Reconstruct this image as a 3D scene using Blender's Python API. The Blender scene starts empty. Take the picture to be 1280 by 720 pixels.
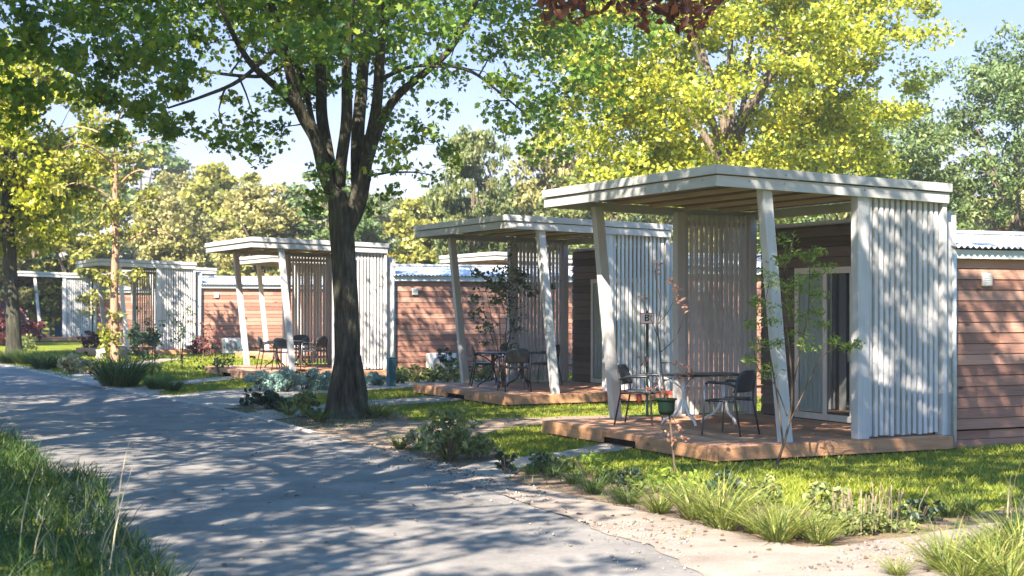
import bpy, math, random
import numpy as np
from mathutils import Vector, Matrix, noise as mnoise

random.seed(7)
RNG = np.random.default_rng(11)
sc = bpy.context.scene
COL = sc.collection
R = math.radians
F = 1867.0          # focal length in photo pixels (1280 wide)
CAM_H = 1.85
HOR = 380.0

def P(u, v, Y):
    return Vector(((u - 640) / F * Y, Y, CAM_H - (v - HOR) / F * Y))
def G(u, v, z=0.0):
    Y = (CAM_H - z) * F / (v - HOR)
    return Vector(((u - 640) / F * Y, Y, z))

# ------------------------------------------------------------------ objects
def link(o, parent=None):
    COL.objects.link(o)
    if parent is not None:
        o.parent = parent
    return o
def tag(o, label=None, cat=None, group=None, kind=None):
    if label: o['label'] = label
    if cat: o['category'] = cat
    if group: o['group'] = group
    if kind: o['kind'] = kind
    return o
def thing(name, label, cat, loc=(0, 0, 0), rz=0.0, group=None):
    o = bpy.data.objects.new(name, None)
    o.empty_display_size = 0.3
    o.location = loc
    o.rotation_euler = (0, 0, rz)
    link(o)
    return tag(o, label, cat, group)
def kids(o):
    return [c for c in COL.objects if c.parent is o]
CHILD = {}
def dup(root, loc, rz=0.0, label=None, group=None, scale=None):
    r = root.copy(); COL.objects.link(r)
    r.location = loc; r.rotation_euler = (0, 0, rz)
    if scale: r.scale = scale if hasattr(scale, '__len__') else (scale,) * 3
    if label: r['label'] = label
    if group: r['group'] = group
    for ch in list(root.children):
        c = ch.copy(); COL.objects.link(c); c.parent = r
        for g in list(ch.children):
            d = g.copy(); COL.objects.link(d); d.parent = c
    return r

class MB:
    def __init__(s):
        s.v = []; s.f = []
    def quad8(s, pts):
        b = len(s.v); s.v += [tuple(p) for p in pts]
        for q in ((0, 3, 2, 1), (4, 5, 6, 7), (0, 1, 5, 4), (1, 2, 6, 5), (2, 3, 7, 6), (3, 0, 4, 7)):
            s.f.append(tuple(b + i for i in q))
    def box(s, x0, x1, y0, y1, z0, z1):
        s.quad8([(x0, y0, z0), (x1, y0, z0), (x1, y1, z0), (x0, y1, z0),
                 (x0, y0, z1), (x1, y0, z1), (x1, y1, z1), (x0, y1, z1)])
        return s
    def prism(s, a, b, w, d, w2=None, d2=None):
        """sheared rectangular post from a to b"""
        w2 = w2 or w; d2 = d2 or d
        s.quad8([(a[0] - w / 2, a[1] - d / 2, a[2]), (a[0] + w / 2, a[1] - d / 2, a[2]), (a[0] + w / 2, a[1] + d / 2, a[2]), (a[0] - w / 2, a[1] + d / 2, a[2]),
                 (b[0] - w2 / 2, b[1] - d2 / 2, b[2]), (b[0] + w2 / 2, b[1] - d2 / 2, b[2]), (b[0] + w2 / 2, b[1] + d2 / 2, b[2]), (b[0] - w2 / 2, b[1] + d2 / 2, b[2])])
        return s
    def tube(s, pts, rad, n=8, cap=True):
        pts = [Vector(p) for p in pts]
        if not hasattr(rad, '__len__'): rad = [rad] * len(pts)
        b = len(s.v)
        prev = None
        for i, p in enumerate(pts):
            t = (pts[min(i + 1, len(pts) - 1)] - pts[max(i - 1, 0)])
            if t.length < 1e-9: t = Vector((0, 0, 1))
            t.normalize()
            if prev is None:
                u = t.cross(Vector((0, 0, 1)) if abs(t.z) < .9 else Vector((1, 0, 0))).normalized()
            else:
                u = (prev - t * prev.dot(t))
                u = u.normalized() if u.length > 1e-6 else t.orthogonal().normalized()
            prev = u
            w = t.cross(u)
            for k in range(n):
                a = 2 * math.pi * k / n
                s.v.append(tuple(p + (u * math.cos(a) + w * math.sin(a)) * rad[i]))
        for i in range(len(pts) - 1):
            for k in range(n):
                k2 = (k + 1) % n
                s.f.append((b + i * n + k, b + i * n + k2, b + (i + 1) * n + k2, b + (i + 1) * n + k))
        if cap:
            s.f.append(tuple(b + k for k in reversed(range(n))))
            e = b + (len(pts) - 1) * n
            s.f.append(tuple(e + k for k in range(n)))
        return s
    def lathe(s, prof, n=24, c=(0, 0, 0)):
        b = len(s.v)
        for r, z in prof:
            for k in range(n):
                a = 2 * math.pi * k / n
                s.v.append((c[0] + r * math.cos(a), c[1] + r * math.sin(a), c[2] + z))
        for i in range(len(prof) - 1):
            for k in range(n):
                k2 = (k + 1) % n
                s.f.append((b + i * n + k, b + i * n + k2, b + (i + 1) * n + k2, b + (i + 1) * n + k))
        s.f.append(tuple(b + k for k in reversed(range(n))))
        e = b + (len(prof) - 1) * n
        s.f.append(tuple(e + k for k in range(n)))
        return s
    def xf(s, M):
        s.v = [tuple(M @ Vector(p)) for p in s.v]
        return s
    def build(s, name, m, parent=None, bevel=0.0, smooth=False):
        me = bpy.data.meshes.new(name)
        me.from_pydata(s.v, [], s.f); me.update()
        o = bpy.data.objects.new(name, me)
        me.materials.append(m)
        if smooth:
            me.polygons.foreach_set('use_smooth', [True] * len(me.polygons))
        if bevel:
            md = o.modifiers.new('edge', 'BEVEL'); md.width = bevel; md.segments = 2
            md.limit_method = 'ANGLE'; md.harden_normals = False
        return link(o, parent)

def np_mesh(name, verts, faces_flat, per, m, parent=None, smooth=False):
    """verts (N,3); faces all with `per` corners"""
    me = bpy.data.meshes.new(name)
    nf = len(faces_flat) // per
    me.vertices.add(len(verts)); me.vertices.foreach_set('co', np.asarray(verts, dtype=np.float32).ravel())
    me.loops.add(len(faces_flat)); me.loops.foreach_set('vertex_index', np.asarray(faces_flat, dtype=np.int32))
    me.polygons.add(nf)
    me.polygons.foreach_set('loop_start', np.arange(0, nf * per, per, dtype=np.int32))
    me.polygons.foreach_set('loop_total', np.full(nf, per, dtype=np.int32))
    if smooth: me.polygons.foreach_set('use_smooth', np.ones(nf, dtype=bool))
    me.update(calc_edges=True); me.validate()
    me.materials.append(m)
    o = bpy.data.objects.new(name, me)
    return link(o, parent)

# ------------------------------------------------------------------ materials
def nt_new(name):
    m = bpy.data.materials.new(name); m.use_nodes = True
    nt = m.node_tree
    for n in list(nt.nodes): nt.nodes.remove(n)
    out = nt.nodes.new('ShaderNodeOutputMaterial')
    return m, nt, out
def N(nt, t, **kw):
    n = nt.nodes.new(t)
    for k, v in kw.items():
        if k == 'inp':
            for a, b in v.items(): n.inputs[a].default_value = b
        else: setattr(n, k, v)
    return n
def c4(c): return (c[0], c[1], c[2], 1.0)
def ramp(nt, stops):
    r = nt.nodes.new('ShaderNodeValToRGB')
    el = r.color_ramp.elements
    while len(el) < len(stops): el.new(0.5)
    for e, (p, c) in zip(el, stops):
        e.position = p; e.color = c4(c)
    return r

def surf(name, stops, scale=4.0, stretch=(1, 1, 1), detail=6.0, rough=0.7, bump=0.0, bscale=None, spec=0.3,
         island=0.0, metal=0.0, coord='Object', second=None, bdist=0.02, knots=0):
    """noise driven base colour between stops; optional per-island tint; bump"""
    m, nt, out = nt_new(name)
    bs = N(nt, 'ShaderNodeBsdfPrincipled')
    bs.inputs['Roughness'].default_value = rough
    bs.inputs['Specular IOR Level'].default_value = spec
    bs.inputs['Metallic'].default_value = metal
    tc = N(nt, 'ShaderNodeTexCoord')
    mp = N(nt, 'ShaderNodeMapping'); mp.inputs['Scale'].default_value = stretch
    nt.links.new(tc.outputs[coord], mp.inputs['Vector'])
    vec = mp.outputs['Vector']
    ge = N(nt, 'ShaderNodeNewGeometry')
    if island:
        ad = N(nt, 'ShaderNodeVectorMath', operation='ADD')
        mu = N(nt, 'ShaderNodeMath', operation='MULTIPLY'); mu.inputs[1].default_value = 37.0
        nt.links.new(ge.outputs['Random Per Island'], mu.inputs[0])
        nt.links.new(vec, ad.inputs[0]); nt.links.new(mu.outputs[0], ad.inputs[1])
        vec = ad.outputs[0]
    no = N(nt, 'ShaderNodeTexNoise'); no.inputs['Scale'].default_value = scale
    no.inputs['Detail'].default_value = detail; no.inputs['Roughness'].default_value = 0.6
    nt.links.new(vec, no.inputs['Vector'])
    fac = no.outputs['Fac']
    if second:
        n2 = N(nt, 'ShaderNodeTexNoise'); n2.inputs['Scale'].default_value = second[0]; n2.inputs['Detail'].default_value = 3
        nt.links.new(tc.outputs[coord], n2.inputs['Vector'])
        mx = N(nt, 'ShaderNodeMix'); mx.inputs['Factor'].default_value = second[1]
        nt.links.new(fac, mx.inputs[2]); nt.links.new(n2.outputs['Fac'], mx.inputs[3])
        fac = mx.outputs[0]
    if island:
        m2 = N(nt, 'ShaderNodeMix'); m2.inputs['Factor'].default_value = island
        nt.links.new(fac, m2.inputs[2]); nt.links.new(ge.outputs['Random Per Island'], m2.inputs[3])
        fac = m2.outputs[0]
    rp = ramp(nt, stops)
    nt.links.new(fac, rp.inputs['Fac'])
    col = rp.outputs['Color']
    if knots:
        kv = N(nt, 'ShaderNodeTexVoronoi'); kv.inputs['Scale'].default_value = knots
        km = N(nt, 'ShaderNodeMapping'); km.inputs['Scale'].default_value = (.6, .6, 1.5)
        nt.links.new(tc.outputs[coord], km.inputs['Vector']); nt.links.new(km.outputs[0], kv.inputs['Vector'])
        kr = ramp(nt, [(.05, (.28, .22, .2)), (.13, (1, 1, 1))]); nt.links.new(kv.outputs['Distance'], kr.inputs['Fac'])
        kx = N(nt, 'ShaderNodeMix'); kx.data_type = 'RGBA'; kx.blend_type = 'MULTIPLY'; kx.inputs['Factor'].default_value = .85
        nt.links.new(col, kx.inputs[6]); nt.links.new(kr.outputs[0], kx.inputs[7]); col = kx.outputs[2]
    nt.links.new(col, bs.inputs['Base Color'])
    if bump:
        nb = N(nt, 'ShaderNodeTexNoise'); nb.inputs['Scale'].default_value = bscale or scale * 3
        nb.inputs['Detail'].default_value = 5
        nt.links.new(vec, nb.inputs['Vector'])
        bp = N(nt, 'ShaderNodeBump'); bp.inputs['Strength'].default_value = bump; bp.inputs['Distance'].default_value = bdist
        nt.links.new(nb.outputs['Fac'], bp.inputs['Height'])
        nt.links.new(bp.outputs['Normal'], bs.inputs['Normal'])
    nt.links.new(bs.outputs[0], out.inputs[0])
    return m

def leafmat(name, stops, trans=0.35, gloss=0.022, clump=0.5, cscale=0.9):
    """leaf: hue varies leaf by leaf and clump by clump; diffuse + translucent + thin gloss"""
    m, nt, out = nt_new(name)
    ge = N(nt, 'ShaderNodeNewGeometry'); tc = N(nt, 'ShaderNodeTexCoord')
    no = N(nt, 'ShaderNodeTexNoise'); no.inputs['Scale'].default_value = cscale; no.inputs['Detail'].default_value = 2
    nt.links.new(tc.outputs['Object'], no.inputs['Vector'])
    mx = N(nt, 'ShaderNodeMix'); mx.inputs['Factor'].default_value = clump
    nt.links.new(ge.outputs['Random Per Island'], mx.inputs[2]); nt.links.new(no.outputs['Fac'], mx.inputs[3])
    rp = ramp(nt, stops); nt.links.new(mx.outputs[0], rp.inputs['Fac'])
    d = N(nt, 'ShaderNodeBsdfDiffuse'); t = N(nt, 'ShaderNodeBsdfTranslucent'); g = N(nt, 'ShaderNodeBsdfGlossy')
    g.inputs['Roughness'].default_value = 0.45; g.inputs['Color'].default_value = (.9, .95, 1, 1)
    hs = N(nt, 'ShaderNodeHueSaturation'); hs.inputs['Value'].default_value = 1.5; hs.inputs['Saturation'].default_value = 1.05
    nt.links.new(rp.outputs[0], hs.inputs['Color'])
    nt.links.new(rp.outputs[0], d.inputs['Color']); nt.links.new(hs.outputs[0], t.inputs['Color'])
    a = N(nt, 'ShaderNodeMixShader'); a.inputs[0].default_value = trans
    nt.links.new(d.outputs[0], a.inputs[1]); nt.links.new(t.outputs[0], a.inputs[2])
    b = N(nt, 'ShaderNodeMixShader'); b.inputs[0].default_value = gloss
    nt.links.new(a.outputs[0], b.inputs[1]); nt.links.new(g.outputs[0], b.inputs[2])
    nt.links.new(b.outputs[0], out.inputs[0])
    return m

M = {}
M['white_wood'] = surf('whitewashed_wood', [(.25, (.35, .35, .34)), (.55, (.47, .475, .47)), (.8, (.54, .545, .54))], scale=2.5, stretch=(6, 6, .7), rough=.65, bump=.2, island=.3, second=(.9, .3), detail=9)
M['fascia_wood'] = surf('fascia_wood', [(.25, (.31, .315, .305)), (.55, (.41, .415, .405)), (.85, (.48, .485, .475))], scale=2.5, stretch=(.7, .7, 5), rough=.6, bump=.12, island=.3)
M['soffit'] = surf('soffit_wood_lightened', [(.3, (.42, .31, .20)), (.6, (.58, .45, .31)), (.8, (.66, .54, .39))], scale=3, stretch=(8, .6, 4), rough=.7, bump=.1, island=.4)  # lightened so joists stand out; light-and-shade contrast put into the colour
M['red_wall'] = surf('larch_boards', [(.18, (.15, .08, .06)), (.42, (.265, .138, .098)), (.62, (.345, .185, .13)), (.85, (.42, .26, .19))], scale=3.0, stretch=(.5, .5, 9), rough=.75, bump=.35, island=.4, second=(.8, .35), knots=3.2, detail=9)
M['dark_wall'] = surf('dark_boards', [(.2, (.05, .042, .036)), (.5, (.10, .082, .068)), (.8, (.17, .135, .11))], scale=3.0, stretch=(.6, .6, 9), rough=.75, bump=.2, island=.5)
M['deck'] = surf('deck_boards', [(.2, (.22, .105, .06)), (.5, (.41, .21, .12)), (.8, (.54, .32, .20))], scale=3.0, stretch=(6, .6, 2), rough=.7, bump=.15, island=.4)
M['deck_edge'] = surf('deck_edge_board', [(.2, (.24, .12, .06)), (.5, (.40, .215, .11)), (.8, (.52, .31, .17))], scale=3.0, stretch=(.8, .8, 7), rough=.7, bump=.3, island=.2, knots=2.6, detail=9)
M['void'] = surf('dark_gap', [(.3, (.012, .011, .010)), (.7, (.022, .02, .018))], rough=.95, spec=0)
M['metal_roof'] = surf('corrugated_metal', [(.2, (.34, .37, .40)), (.6, (.46, .49, .52)), (.85, (.53, .56, .58))], scale=1.2, stretch=(3, .5, 1), rough=.42, spec=.5, metal=.25)
M['eave'] = surf('eave_board', [(.3, (.42, .47, .47)), (.7, (.58, .63, .63))], scale=2, stretch=(.6, 2, 4), rough=.55, bump=.05)
M['frame'] = surf('door_frame_paint', [(.3, (.58, .55, .50)), (.7, (.70, .67, .62))], scale=4, rough=.45)
M['black'] = surf('black_powder_coat', [(.3, (.010, .013, .015)), (.7, (.022, .028, .032))], scale=20, rough=.4, spec=.5)
M['seat'] = surf('perforated_dark_seat', [(.3, (.016, .024, .03)), (.7, (.034, .048, .058))], scale=30, rough=.42, spec=.5)
M['cast_white'] = surf('white_cast_iron', [(.3, (.50, .48, .45)), (.7, (.72, .70, .67))], scale=9, rough=.45)
M['steel'] = surf('chair_tube_steel', [(.3, (.20, .21, .22)), (.7, (.34, .35, .36))], scale=9, rough=.3, metal=.8)
M['ac_white'] = surf('ac_casing', [(.3, (.66, .66, .64)), (.7, (.76, .76, .74))], scale=3, rough=.5)
M['grille'] = surf('grille_grey', [(.3, (.16, .17, .18)), (.7, (.24, .25, .26))], scale=9, rough=.5)
M['vent'] = surf('vent_plastic', [(.3, (.58, .57, .53)), (.7, (.68, .67, .63))], scale=8, rough=.55)
M['teal'] = surf('teal_plastic', [(.3, (.02, .075, .10)), (.7, (.035, .12, .15))], scale=5, rough=.5)
M['green_pot'] = surf('green_mesh_guard', [(.3, (.003, .010, .007)), (.7, (.006, .018, .012))], scale=60, rough=.9, spec=.05)
M['ceiling'] = surf('ceiling_wood_shaded', [(.3, (.11, .07, .04)), (.6, (.18, .12, .07)), (.8, (.24, .17, .105))], scale=3, stretch=(8, .6, 4), rough=.75, bump=.1, island=.4)  # darkened colour stands for shade between the joists
M['red_paint'] = surf('red_bench_paint', [(.3, (.30, .035, .03)), (.7, (.42, .06, .05))], scale=5, stretch=(1, 1, 5), rough=.55)
M['blue_fab'] = surf('blue_fabric', [(.3, (.03, .14, .30)), (.7, (.06, .22, .42))], scale=6, rough=.8)
M['sign_white'] = surf('sign_white', [(.3, (.72, .72, .72)), (.7, (.80, .80, .80))], scale=4, rough=.4)
M['sign_red'] = surf('sign_red', [(.3, (.45, .03, .05)), (.7, (.55, .04, .06))], scale=4, rough=.4)
M['ink'] = surf('sign_ink', [(.3, (.01, .01, .012)), (.7, (.02, .02, .022))], scale=4, rough=.5)
M['post_green'] = surf('dark_green_post', [(.3, (.006, .03, .028)), (.7, (.012, .05, .045))], scale=6, rough=.45)
M['curtain'] = surf('curtain_cloth', [(.3, (.60, .60, .58)), (.7, (.72, .72, .70))], scale=6, stretch=(6, 6, .4), rough=.9)
M['rock'] = surf('weathered_rock', [(.25, (.14, .13, .12)), (.5, (.32, .30, .27)), (.8, (.46, .43, .39))], scale=5, rough=.9, bump=.6, bscale=9, bdist=.05)
M['orange_tile'] = surf('orange_roof_tiles', [(.3, (.34, .12, .05)), (.7, (.46, .18, .08))], scale=14, rough=.8, bump=.3)
M['plaster'] = surf('house_plaster', [(.3, (.42, .39, .33)), (.7, (.52, .49, .43))], scale=5, rough=.85)
M['bark_dark'] = surf('bark_dark', [(.3, (.018, .017, .012)), (.5, (.055, .053, .038)), (.72, (.13, .13, .098))], scale=7, stretch=(3, 3, .45), rough=.95, bump=1.0, bscale=16, bdist=.05, spec=.1, second=(1.5, .3))
M['bark_mid'] = surf('bark_mid', [(.3, (.07, .055, .04)), (.7, (.20, .16, .12))], scale=7, stretch=(3, 3, .5), rough=.95, bump=.8, bscale=15, bdist=.03, spec=.1)
M['bark_tan'] = surf('bark_tan', [(.3, (.20, .12, .075)), (.7, (.38, .25, .16))], scale=6, stretch=(2, 2, .6), rough=.9, bump=.5, bscale=15, bdist=.02, spec=.1)
M['stem'] = surf('sapling_stem', [(.3, (.04, .03, .022)), (.7, (.11, .085, .06))], scale=10, stretch=(1, 1, .4), rough=.9)

# leaves
M['leaf_maple'] = leafmat('leaf_maple', [(.2, (.055, .12, .026)), (.5, (.11, .20, .034)), (.68, (.19, .26, .034)), (.86, (.36, .36, .036))], trans=.46, clump=.5, cscale=.8)
M['leaf_yellow'] = leafmat('leaf_yellow', [(.2, (.12, .175, .03)), (.42, (.26, .30, .04)), (.62, (.42, .42, .05)), (.85, (.54, .48, .06))], trans=.42, clump=.34, cscale=.8)
M['leaf_lime'] = leafmat('leaf_lime', [(.2, (.09, .14, .02)), (.45, (.23, .26, .024)), (.65, (.38, .37, .028)), (.85, (.50, .42, .038))], trans=.36, clump=.6, cscale=.4)
M['leaf_olive'] = leafmat('leaf_olive', [(.2, (.05, .095, .035)), (.5, (.105, .16, .05)), (.8, (.20, .235, .075))], trans=.25, clump=.5, cscale=.4)
M['leaf_wood_a'] = leafmat('leaf_wood_a', [(.2, (.09, .115, .026)), (.5, (.23, .235, .045)), (.8, (.40, .35, .08))], trans=.3, clump=.6, cscale=.3)
M['leaf_wood_b'] = leafmat('leaf_wood_b', [(.2, (.055, .09, .032)), (.5, (.13, .16, .05)), (.8, (.25, .25, .085))], trans=.3, clump=.6, cscale=.3)
M['leaf_wood_c'] = leafmat('leaf_wood_c', [(.2, (.11, .12, .045)), (.5, (.26, .25, .085)), (.8, (.43, .37, .15))], trans=.3, clump=.6, cscale=.3)
M['leaf_copper'] = leafmat('leaf_copper', [(.2, (.05, .022, .02)), (.5, (.13, .045, .03)), (.8, (.34, .12, .06))], trans=.3, clump=.4, cscale=1.5)
M['leaf_sap'] = leafmat('leaf_sapling', [(.2, (.10, .17, .025)), (.6, (.20, .28, .04)), (.85, (.34, .37, .06))], trans=.4, clump=.3)
M['leaf_sap_dark'] = leafmat('leaf_sapling_dark', [(.2, (.035, .075, .04)), (.6, (.08, .13, .06)), (.85, (.16, .18, .07))], trans=.3, clump=.3)
M['leaf_pink'] = leafmat('leaf_pink', [(.2, (.22, .09, .06)), (.6, (.36, .19, .13)), (.85, (.42, .28, .18))], trans=.35, clump=.2)
M['leaf_red'] = leafmat('leaf_red', [(.2, (.07, .02, .022)), (.6, (.16, .05, .05)), (.85, (.26, .10, .085))], trans=.3, clump=.3)
M['leaf_shrub'] = leafmat('leaf_shrub', [(.2, (.07, .10, .035)), (.5, (.15, .19, .06)), (.85, (.32, .33, .11))], trans=.3, clump=.5, cscale=3)
M['leaf_dark'] = leafmat('leaf_dark', [(.2, (.015, .035, .022)), (.6, (.04, .07, .035)), (.85, (.08, .11, .045))], trans=.25, clump=.4)
M['leaf_teal'] = leafmat('leaf_silver_teal', [(.2, (.15, .27, .24)), (.6, (.27, .42, .37)), (.85, (.42, .55, .48))], trans=.2, clump=.4)
M['leaf_pale'] = leafmat('leaf_pale', [(.2, (.22, .20, .09)), (.5, (.42, .38, .20)), (.85, (.58, .54, .36))], trans=.25, clump=.4)
M['blade_lime'] = leafmat('blade_lime', [(.15, (.07, .11, .025)), (.5, (.16, .20, .04)), (.75, (.29, .30, .07)), (.95, (.46, .40, .20))], trans=.35, clump=.3, cscale=3)
M['blade_green'] = leafmat('blade_green', [(.15, (.03, .06, .018)), (.5, (.07, .12, .03)), (.8, (.14, .17, .04)), (.97, (.30, .25, .11))], trans=.3, clump=.3, cscale=3)
M['blade_verge'] = leafmat('blade_verge', [(.15, (.018, .045, .012)), (.5, (.045, .09, .02)), (.8, (.095, .13, .03)), (.97, (.28, .23, .10))], trans=.3, clump=.45, cscale=1.2)
M['blade_lawn'] = leafmat('blade_lawn', [(.15, (.075, .12, .012)), (.5, (.16, .20, .02)), (.8, (.29, .28, .03)), (.97, (.42, .35, .08))], trans=.25, clump=.55, cscale=.8)
M['blade_straw'] = leafmat('blade_straw', [(.2, (.26, .19, .10)), (.6, (.42, .33, .19)), (.85, (.55, .46, .28))], trans=.2, clump=.2)
M['flower'] = leafmat('dry_flower_spike', [(.2, (.17, .13, .09)), (.6, (.27, .215, .15)), (.85, (.36, .30, .22))], trans=.1, clump=.2)
M['litter'] = leafmat('litter', [(.2, (.06, .04, .022)), (.6, (.16, .10, .05)), (.85, (.28, .19, .09))], trans=.1, clump=.1)

# ground materials
M['lawn'] = surf('lawn_soil_green', [(.25, (.05, .075, .012)), (.45, (.11, .14, .018)), (.62, (.18, .19, .026)), (.82, (.26, .23, .06))], scale=1.1, detail=10, rough=.95, bump=.5, bscale=40, spec=.05, second=(9, .35), coord='Object')
M['asphalt'] = surf('asphalt', [(.3, (.09, .09, .09)), (.5, (.166, .159, .15)), (.7, (.245, .231, .215))], scale=1.3, detail=14, rough=.85, bump=.5, bscale=90, spec=.2, second=(30, .25), bdist=.008)
M['gravel'] = surf('pale_gravel', [(.28, (.12, .105, .09)), (.45, (.27, .24, .205)), (.62, (.39, .355, .31)), (.8, (.49, .455, .405))], scale=3, detail=12, rough=.95, bump=.8, bscale=70, spec=.1, second=(55, .6), bdist=.015)
M['sand'] = surf('sandy_grit', [(.28, (.11, .09, .075)), (.45, (.205, .175, .15)), (.7, (.30, .262, .228))], scale=2, detail=12, rough=.95, bump=.6, bscale=60, spec=.08, second=(70, .4), bdist=.012)
M['dirt'] = surf('brown_dirt', [(.25, (.10, .075, .055)), (.5, (.22, .17, .13)), (.8, (.34, .275, .215))], scale=2.5, detail=12, rough=.95, bump=.7, bscale=50, spec=.05, second=(45, .45), bdist=.015)
M['soil'] = surf('bed_soil', [(.25, (.07, .052, .036)), (.5, (.16, .12, .085)), (.8, (.29, .225, .165))], scale=3.5, detail=12, rough=.95, bump=.9, bscale=35, spec=.05, second=(30, .5), bdist=.025)
M['stones'] = surf('loose_stones', [(.25, (.09, .08, .07)), (.5, (.22, .195, .165)), (.8, (.36, .325, .28))], scale=3, rough=.9, island=.8, spec=.1)
M['kerb'] = surf('concrete_edging', [(.3, (.22, .21, .20)), (.7, (.36, .35, .33))], scale=4, detail=8, rough=.9, bump=.3, bscale=40)

def glassmat():
    m, nt, out = nt_new('door_glass')
    d = N(nt, 'ShaderNodeBsdfDiffuse'); d.inputs['Color'].default_value = (.012, .02, .024, 1)
    g = N(nt, 'ShaderNodeBsdfGlossy'); g.inputs['Roughness'].default_value = .02; g.inputs['Color'].default_value = (.85, .95, 1, 1)
    f = N(nt, 'ShaderNodeFresnel'); f.inputs['IOR'].default_value = 1.9
    a = N(nt, 'ShaderNodeMath', operation='ADD'); a.inputs[1].default_value = .16
    mx = N(nt, 'ShaderNodeMixShader')
    nt.links.new(f.outputs[0], a.inputs[0]); nt.links.new(a.outputs[0], mx.inputs[0])
    nt.links.new(d.outputs[0], mx.inputs[1]); nt.links.new(g.outputs[0], mx.inputs[2]); nt.links.new(mx.outputs[0], out.inputs[0])
    return m
def clearglass():
    m, nt, out = nt_new('clear_glass')
    t = N(nt, 'ShaderNodeBsdfTransparent'); t.inputs['Color'].default_value = (.82, .88, .88, 1)
    g = N(nt, 'ShaderNodeBsdfGlossy'); g.inputs['Roughness'].default_value = .03
    mx = N(nt, 'ShaderNodeMixShader'); mx.inputs[0].default_value = .12
    nt.links.new(t.outputs[0], mx.inputs[1]); nt.links.new(g.outputs[0], mx.inputs[2]); nt.links.new(mx.outputs[0], out.inputs[0])
    return m
M['glass'] = glassmat(); M['clear'] = clearglass()

# ------------------------------------------------------------------ leaf / blade builders
T_MAPLE = (np.array([(0, -.1, 0), (.22, .05, .03), (.5, .12, -.05), (.34, .38, .03), (.36, .72, -.06), (.12, .62, .05), (0, 1.0, -.08),
                     (-.12, .62, .05), (-.36, .72, -.06), (-.34, .38, .03), (-.5, .12, -.05), (-.22, .05, .03)]), [(0, 1, 2, 3, 4, 5, 6, 7, 8, 9, 10, 11)])
T_OVAL = (np.array([(0, 0, 0), (.26, .3, .06), (.2, .72, .02), (0, 1, -.08), (-.2, .72, .02), (-.26, .3, .06)]), [(0, 1, 2, 3), (0, 3, 4, 5)])
T_QUAD = (np.array([(-.35, 0, 0), (.42, .1, .1), (.3, .85, -.05), (-.38, 1, .1)]), [(0, 1, 2, 3)])
T_NARROW = (np.array([(0, 0, 0), (.12, .45, .04), (0, 1, -.06), (-.12, .45, .04)]), [(0, 1, 2, 3)])

def leaves(name, pts, size, tmpl, m, parent=None, up=.6, out=None, jitter=.35, rng=RNG):
    tv, tf = tmpl
    n = len(pts)
    nrm = rng.normal(size=(n, 3)); nrm /= np.linalg.norm(nrm, axis=1)[:, None] + 1e-9
    nrm[:, 2] += up
    if out is not None: nrm += out
    nrm /= np.linalg.norm(nrm, axis=1)[:, None] + 1e-9
    d = rng.normal(size=(n, 3)); d[:, 2] -= .4
    y = d - nrm * (d * nrm).sum(1)[:, None]; y /= np.linalg.norm(y, axis=1)[:, None] + 1e-9
    x = np.cross(y, nrm)
    s = size * (1 + jitter * (rng.random(n) * 2 - 1))
    k = len(tv)
    V = (pts[:, None, :] + s[:, None, None] * (tv[None, :, 0:1] * x[:, None, :] + (tv[None, :, 1:2] - .4) * y[:, None, :] + tv[None, :, 2:3] * nrm[:, None, :]))
    base = (np.arange(n) * k)[:, None]
    per = len(tf[0])
    fl = np.concatenate([base + np.array(f)[None, :] for f in tf], axis=1).reshape(-1)
    return np_mesh(name, V.reshape(-1, 3), fl, per, m, parent)

def blades(name, roots, height, width, m, parent=None, lean=.5, droop=.6, seg=4, rng=RNG, dirs=None, hj=.45):
    """arched tapering blades growing from roots"""
    n = len(roots)
    a = rng.random(n) * 2 * math.pi if dirs is None else dirs
    h = height * (1 + hj * (rng.random(n) * 2 - 1))
    ln = lean * (.3 + rng.random(n) * .9)
    dr = droop * (.4 + rng.random(n) * .8)
    dx, dy = np.cos(a), np.sin(a)
    tw = a + math.pi / 2 + rng.normal(size=n) * .5
    wx, wy = np.cos(tw), np.sin(tw)
    rows = []
    for i in range(seg + 1):
        t = i / seg
        r = h * (ln * t + dr * t * t * .6)
        z = h * (t - dr * t * t * t * .45)
        w = width * (1 - t ** 1.6) * .5 * (.7 + .3 * min(1, t * 4))
        cx = roots[:, 0] + dx * r; cy = roots[:, 1] + dy * r; cz = roots[:, 2] + z
        rows.append(np.stack([cx - wx * w, cy - wy * w, cz], 1)); rows.append(np.stack([cx + wx * w, cy + wy * w, cz], 1))
    V = np.stack(rows, 1)
    k = 2 * (seg + 1)
    base = (np.arange(n) * k)[:, None]
    f = []
    for i in range(seg):
        f.append(base + np.array([[2 * i, 2 * i + 1, 2 * i + 3, 2 * i + 2]]))
    fl = np.concatenate(f, 1).reshape(-1)
    return np_mesh(name, V.reshape(-1, 3), fl, 4, m, parent)

def catmull(pts, k=6):
    pts = [Vector(p) for p in pts]
    P0 = [pts[0] * 2 - pts[1]] + pts + [pts[-1] * 2 - pts[-2]]
    o = []
    for i in range(1, len(P0) - 2):
        for j in range(k):
            t = j / k
            a, b, c, d = P0[i - 1], P0[i], P0[i + 1], P0[i + 2]
            o.append(.5 * ((2 * b) + (c - a) * t + (2 * a - 5 * b + 4 * c - d) * t * t + (3 * b - a - 3 * c + d) * t ** 3))
    o.append(pts[-1]); return o
def resamp(pts, step):
    o = [pts[0]]; acc = 0
    for a, b in zip(pts[:-1], pts[1:]):
        L = (b - a).length
        n = max(1, int(L / step))
        for j in range(1, n + 1): o.append(a.lerp(b, j / n))
    return o

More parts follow.
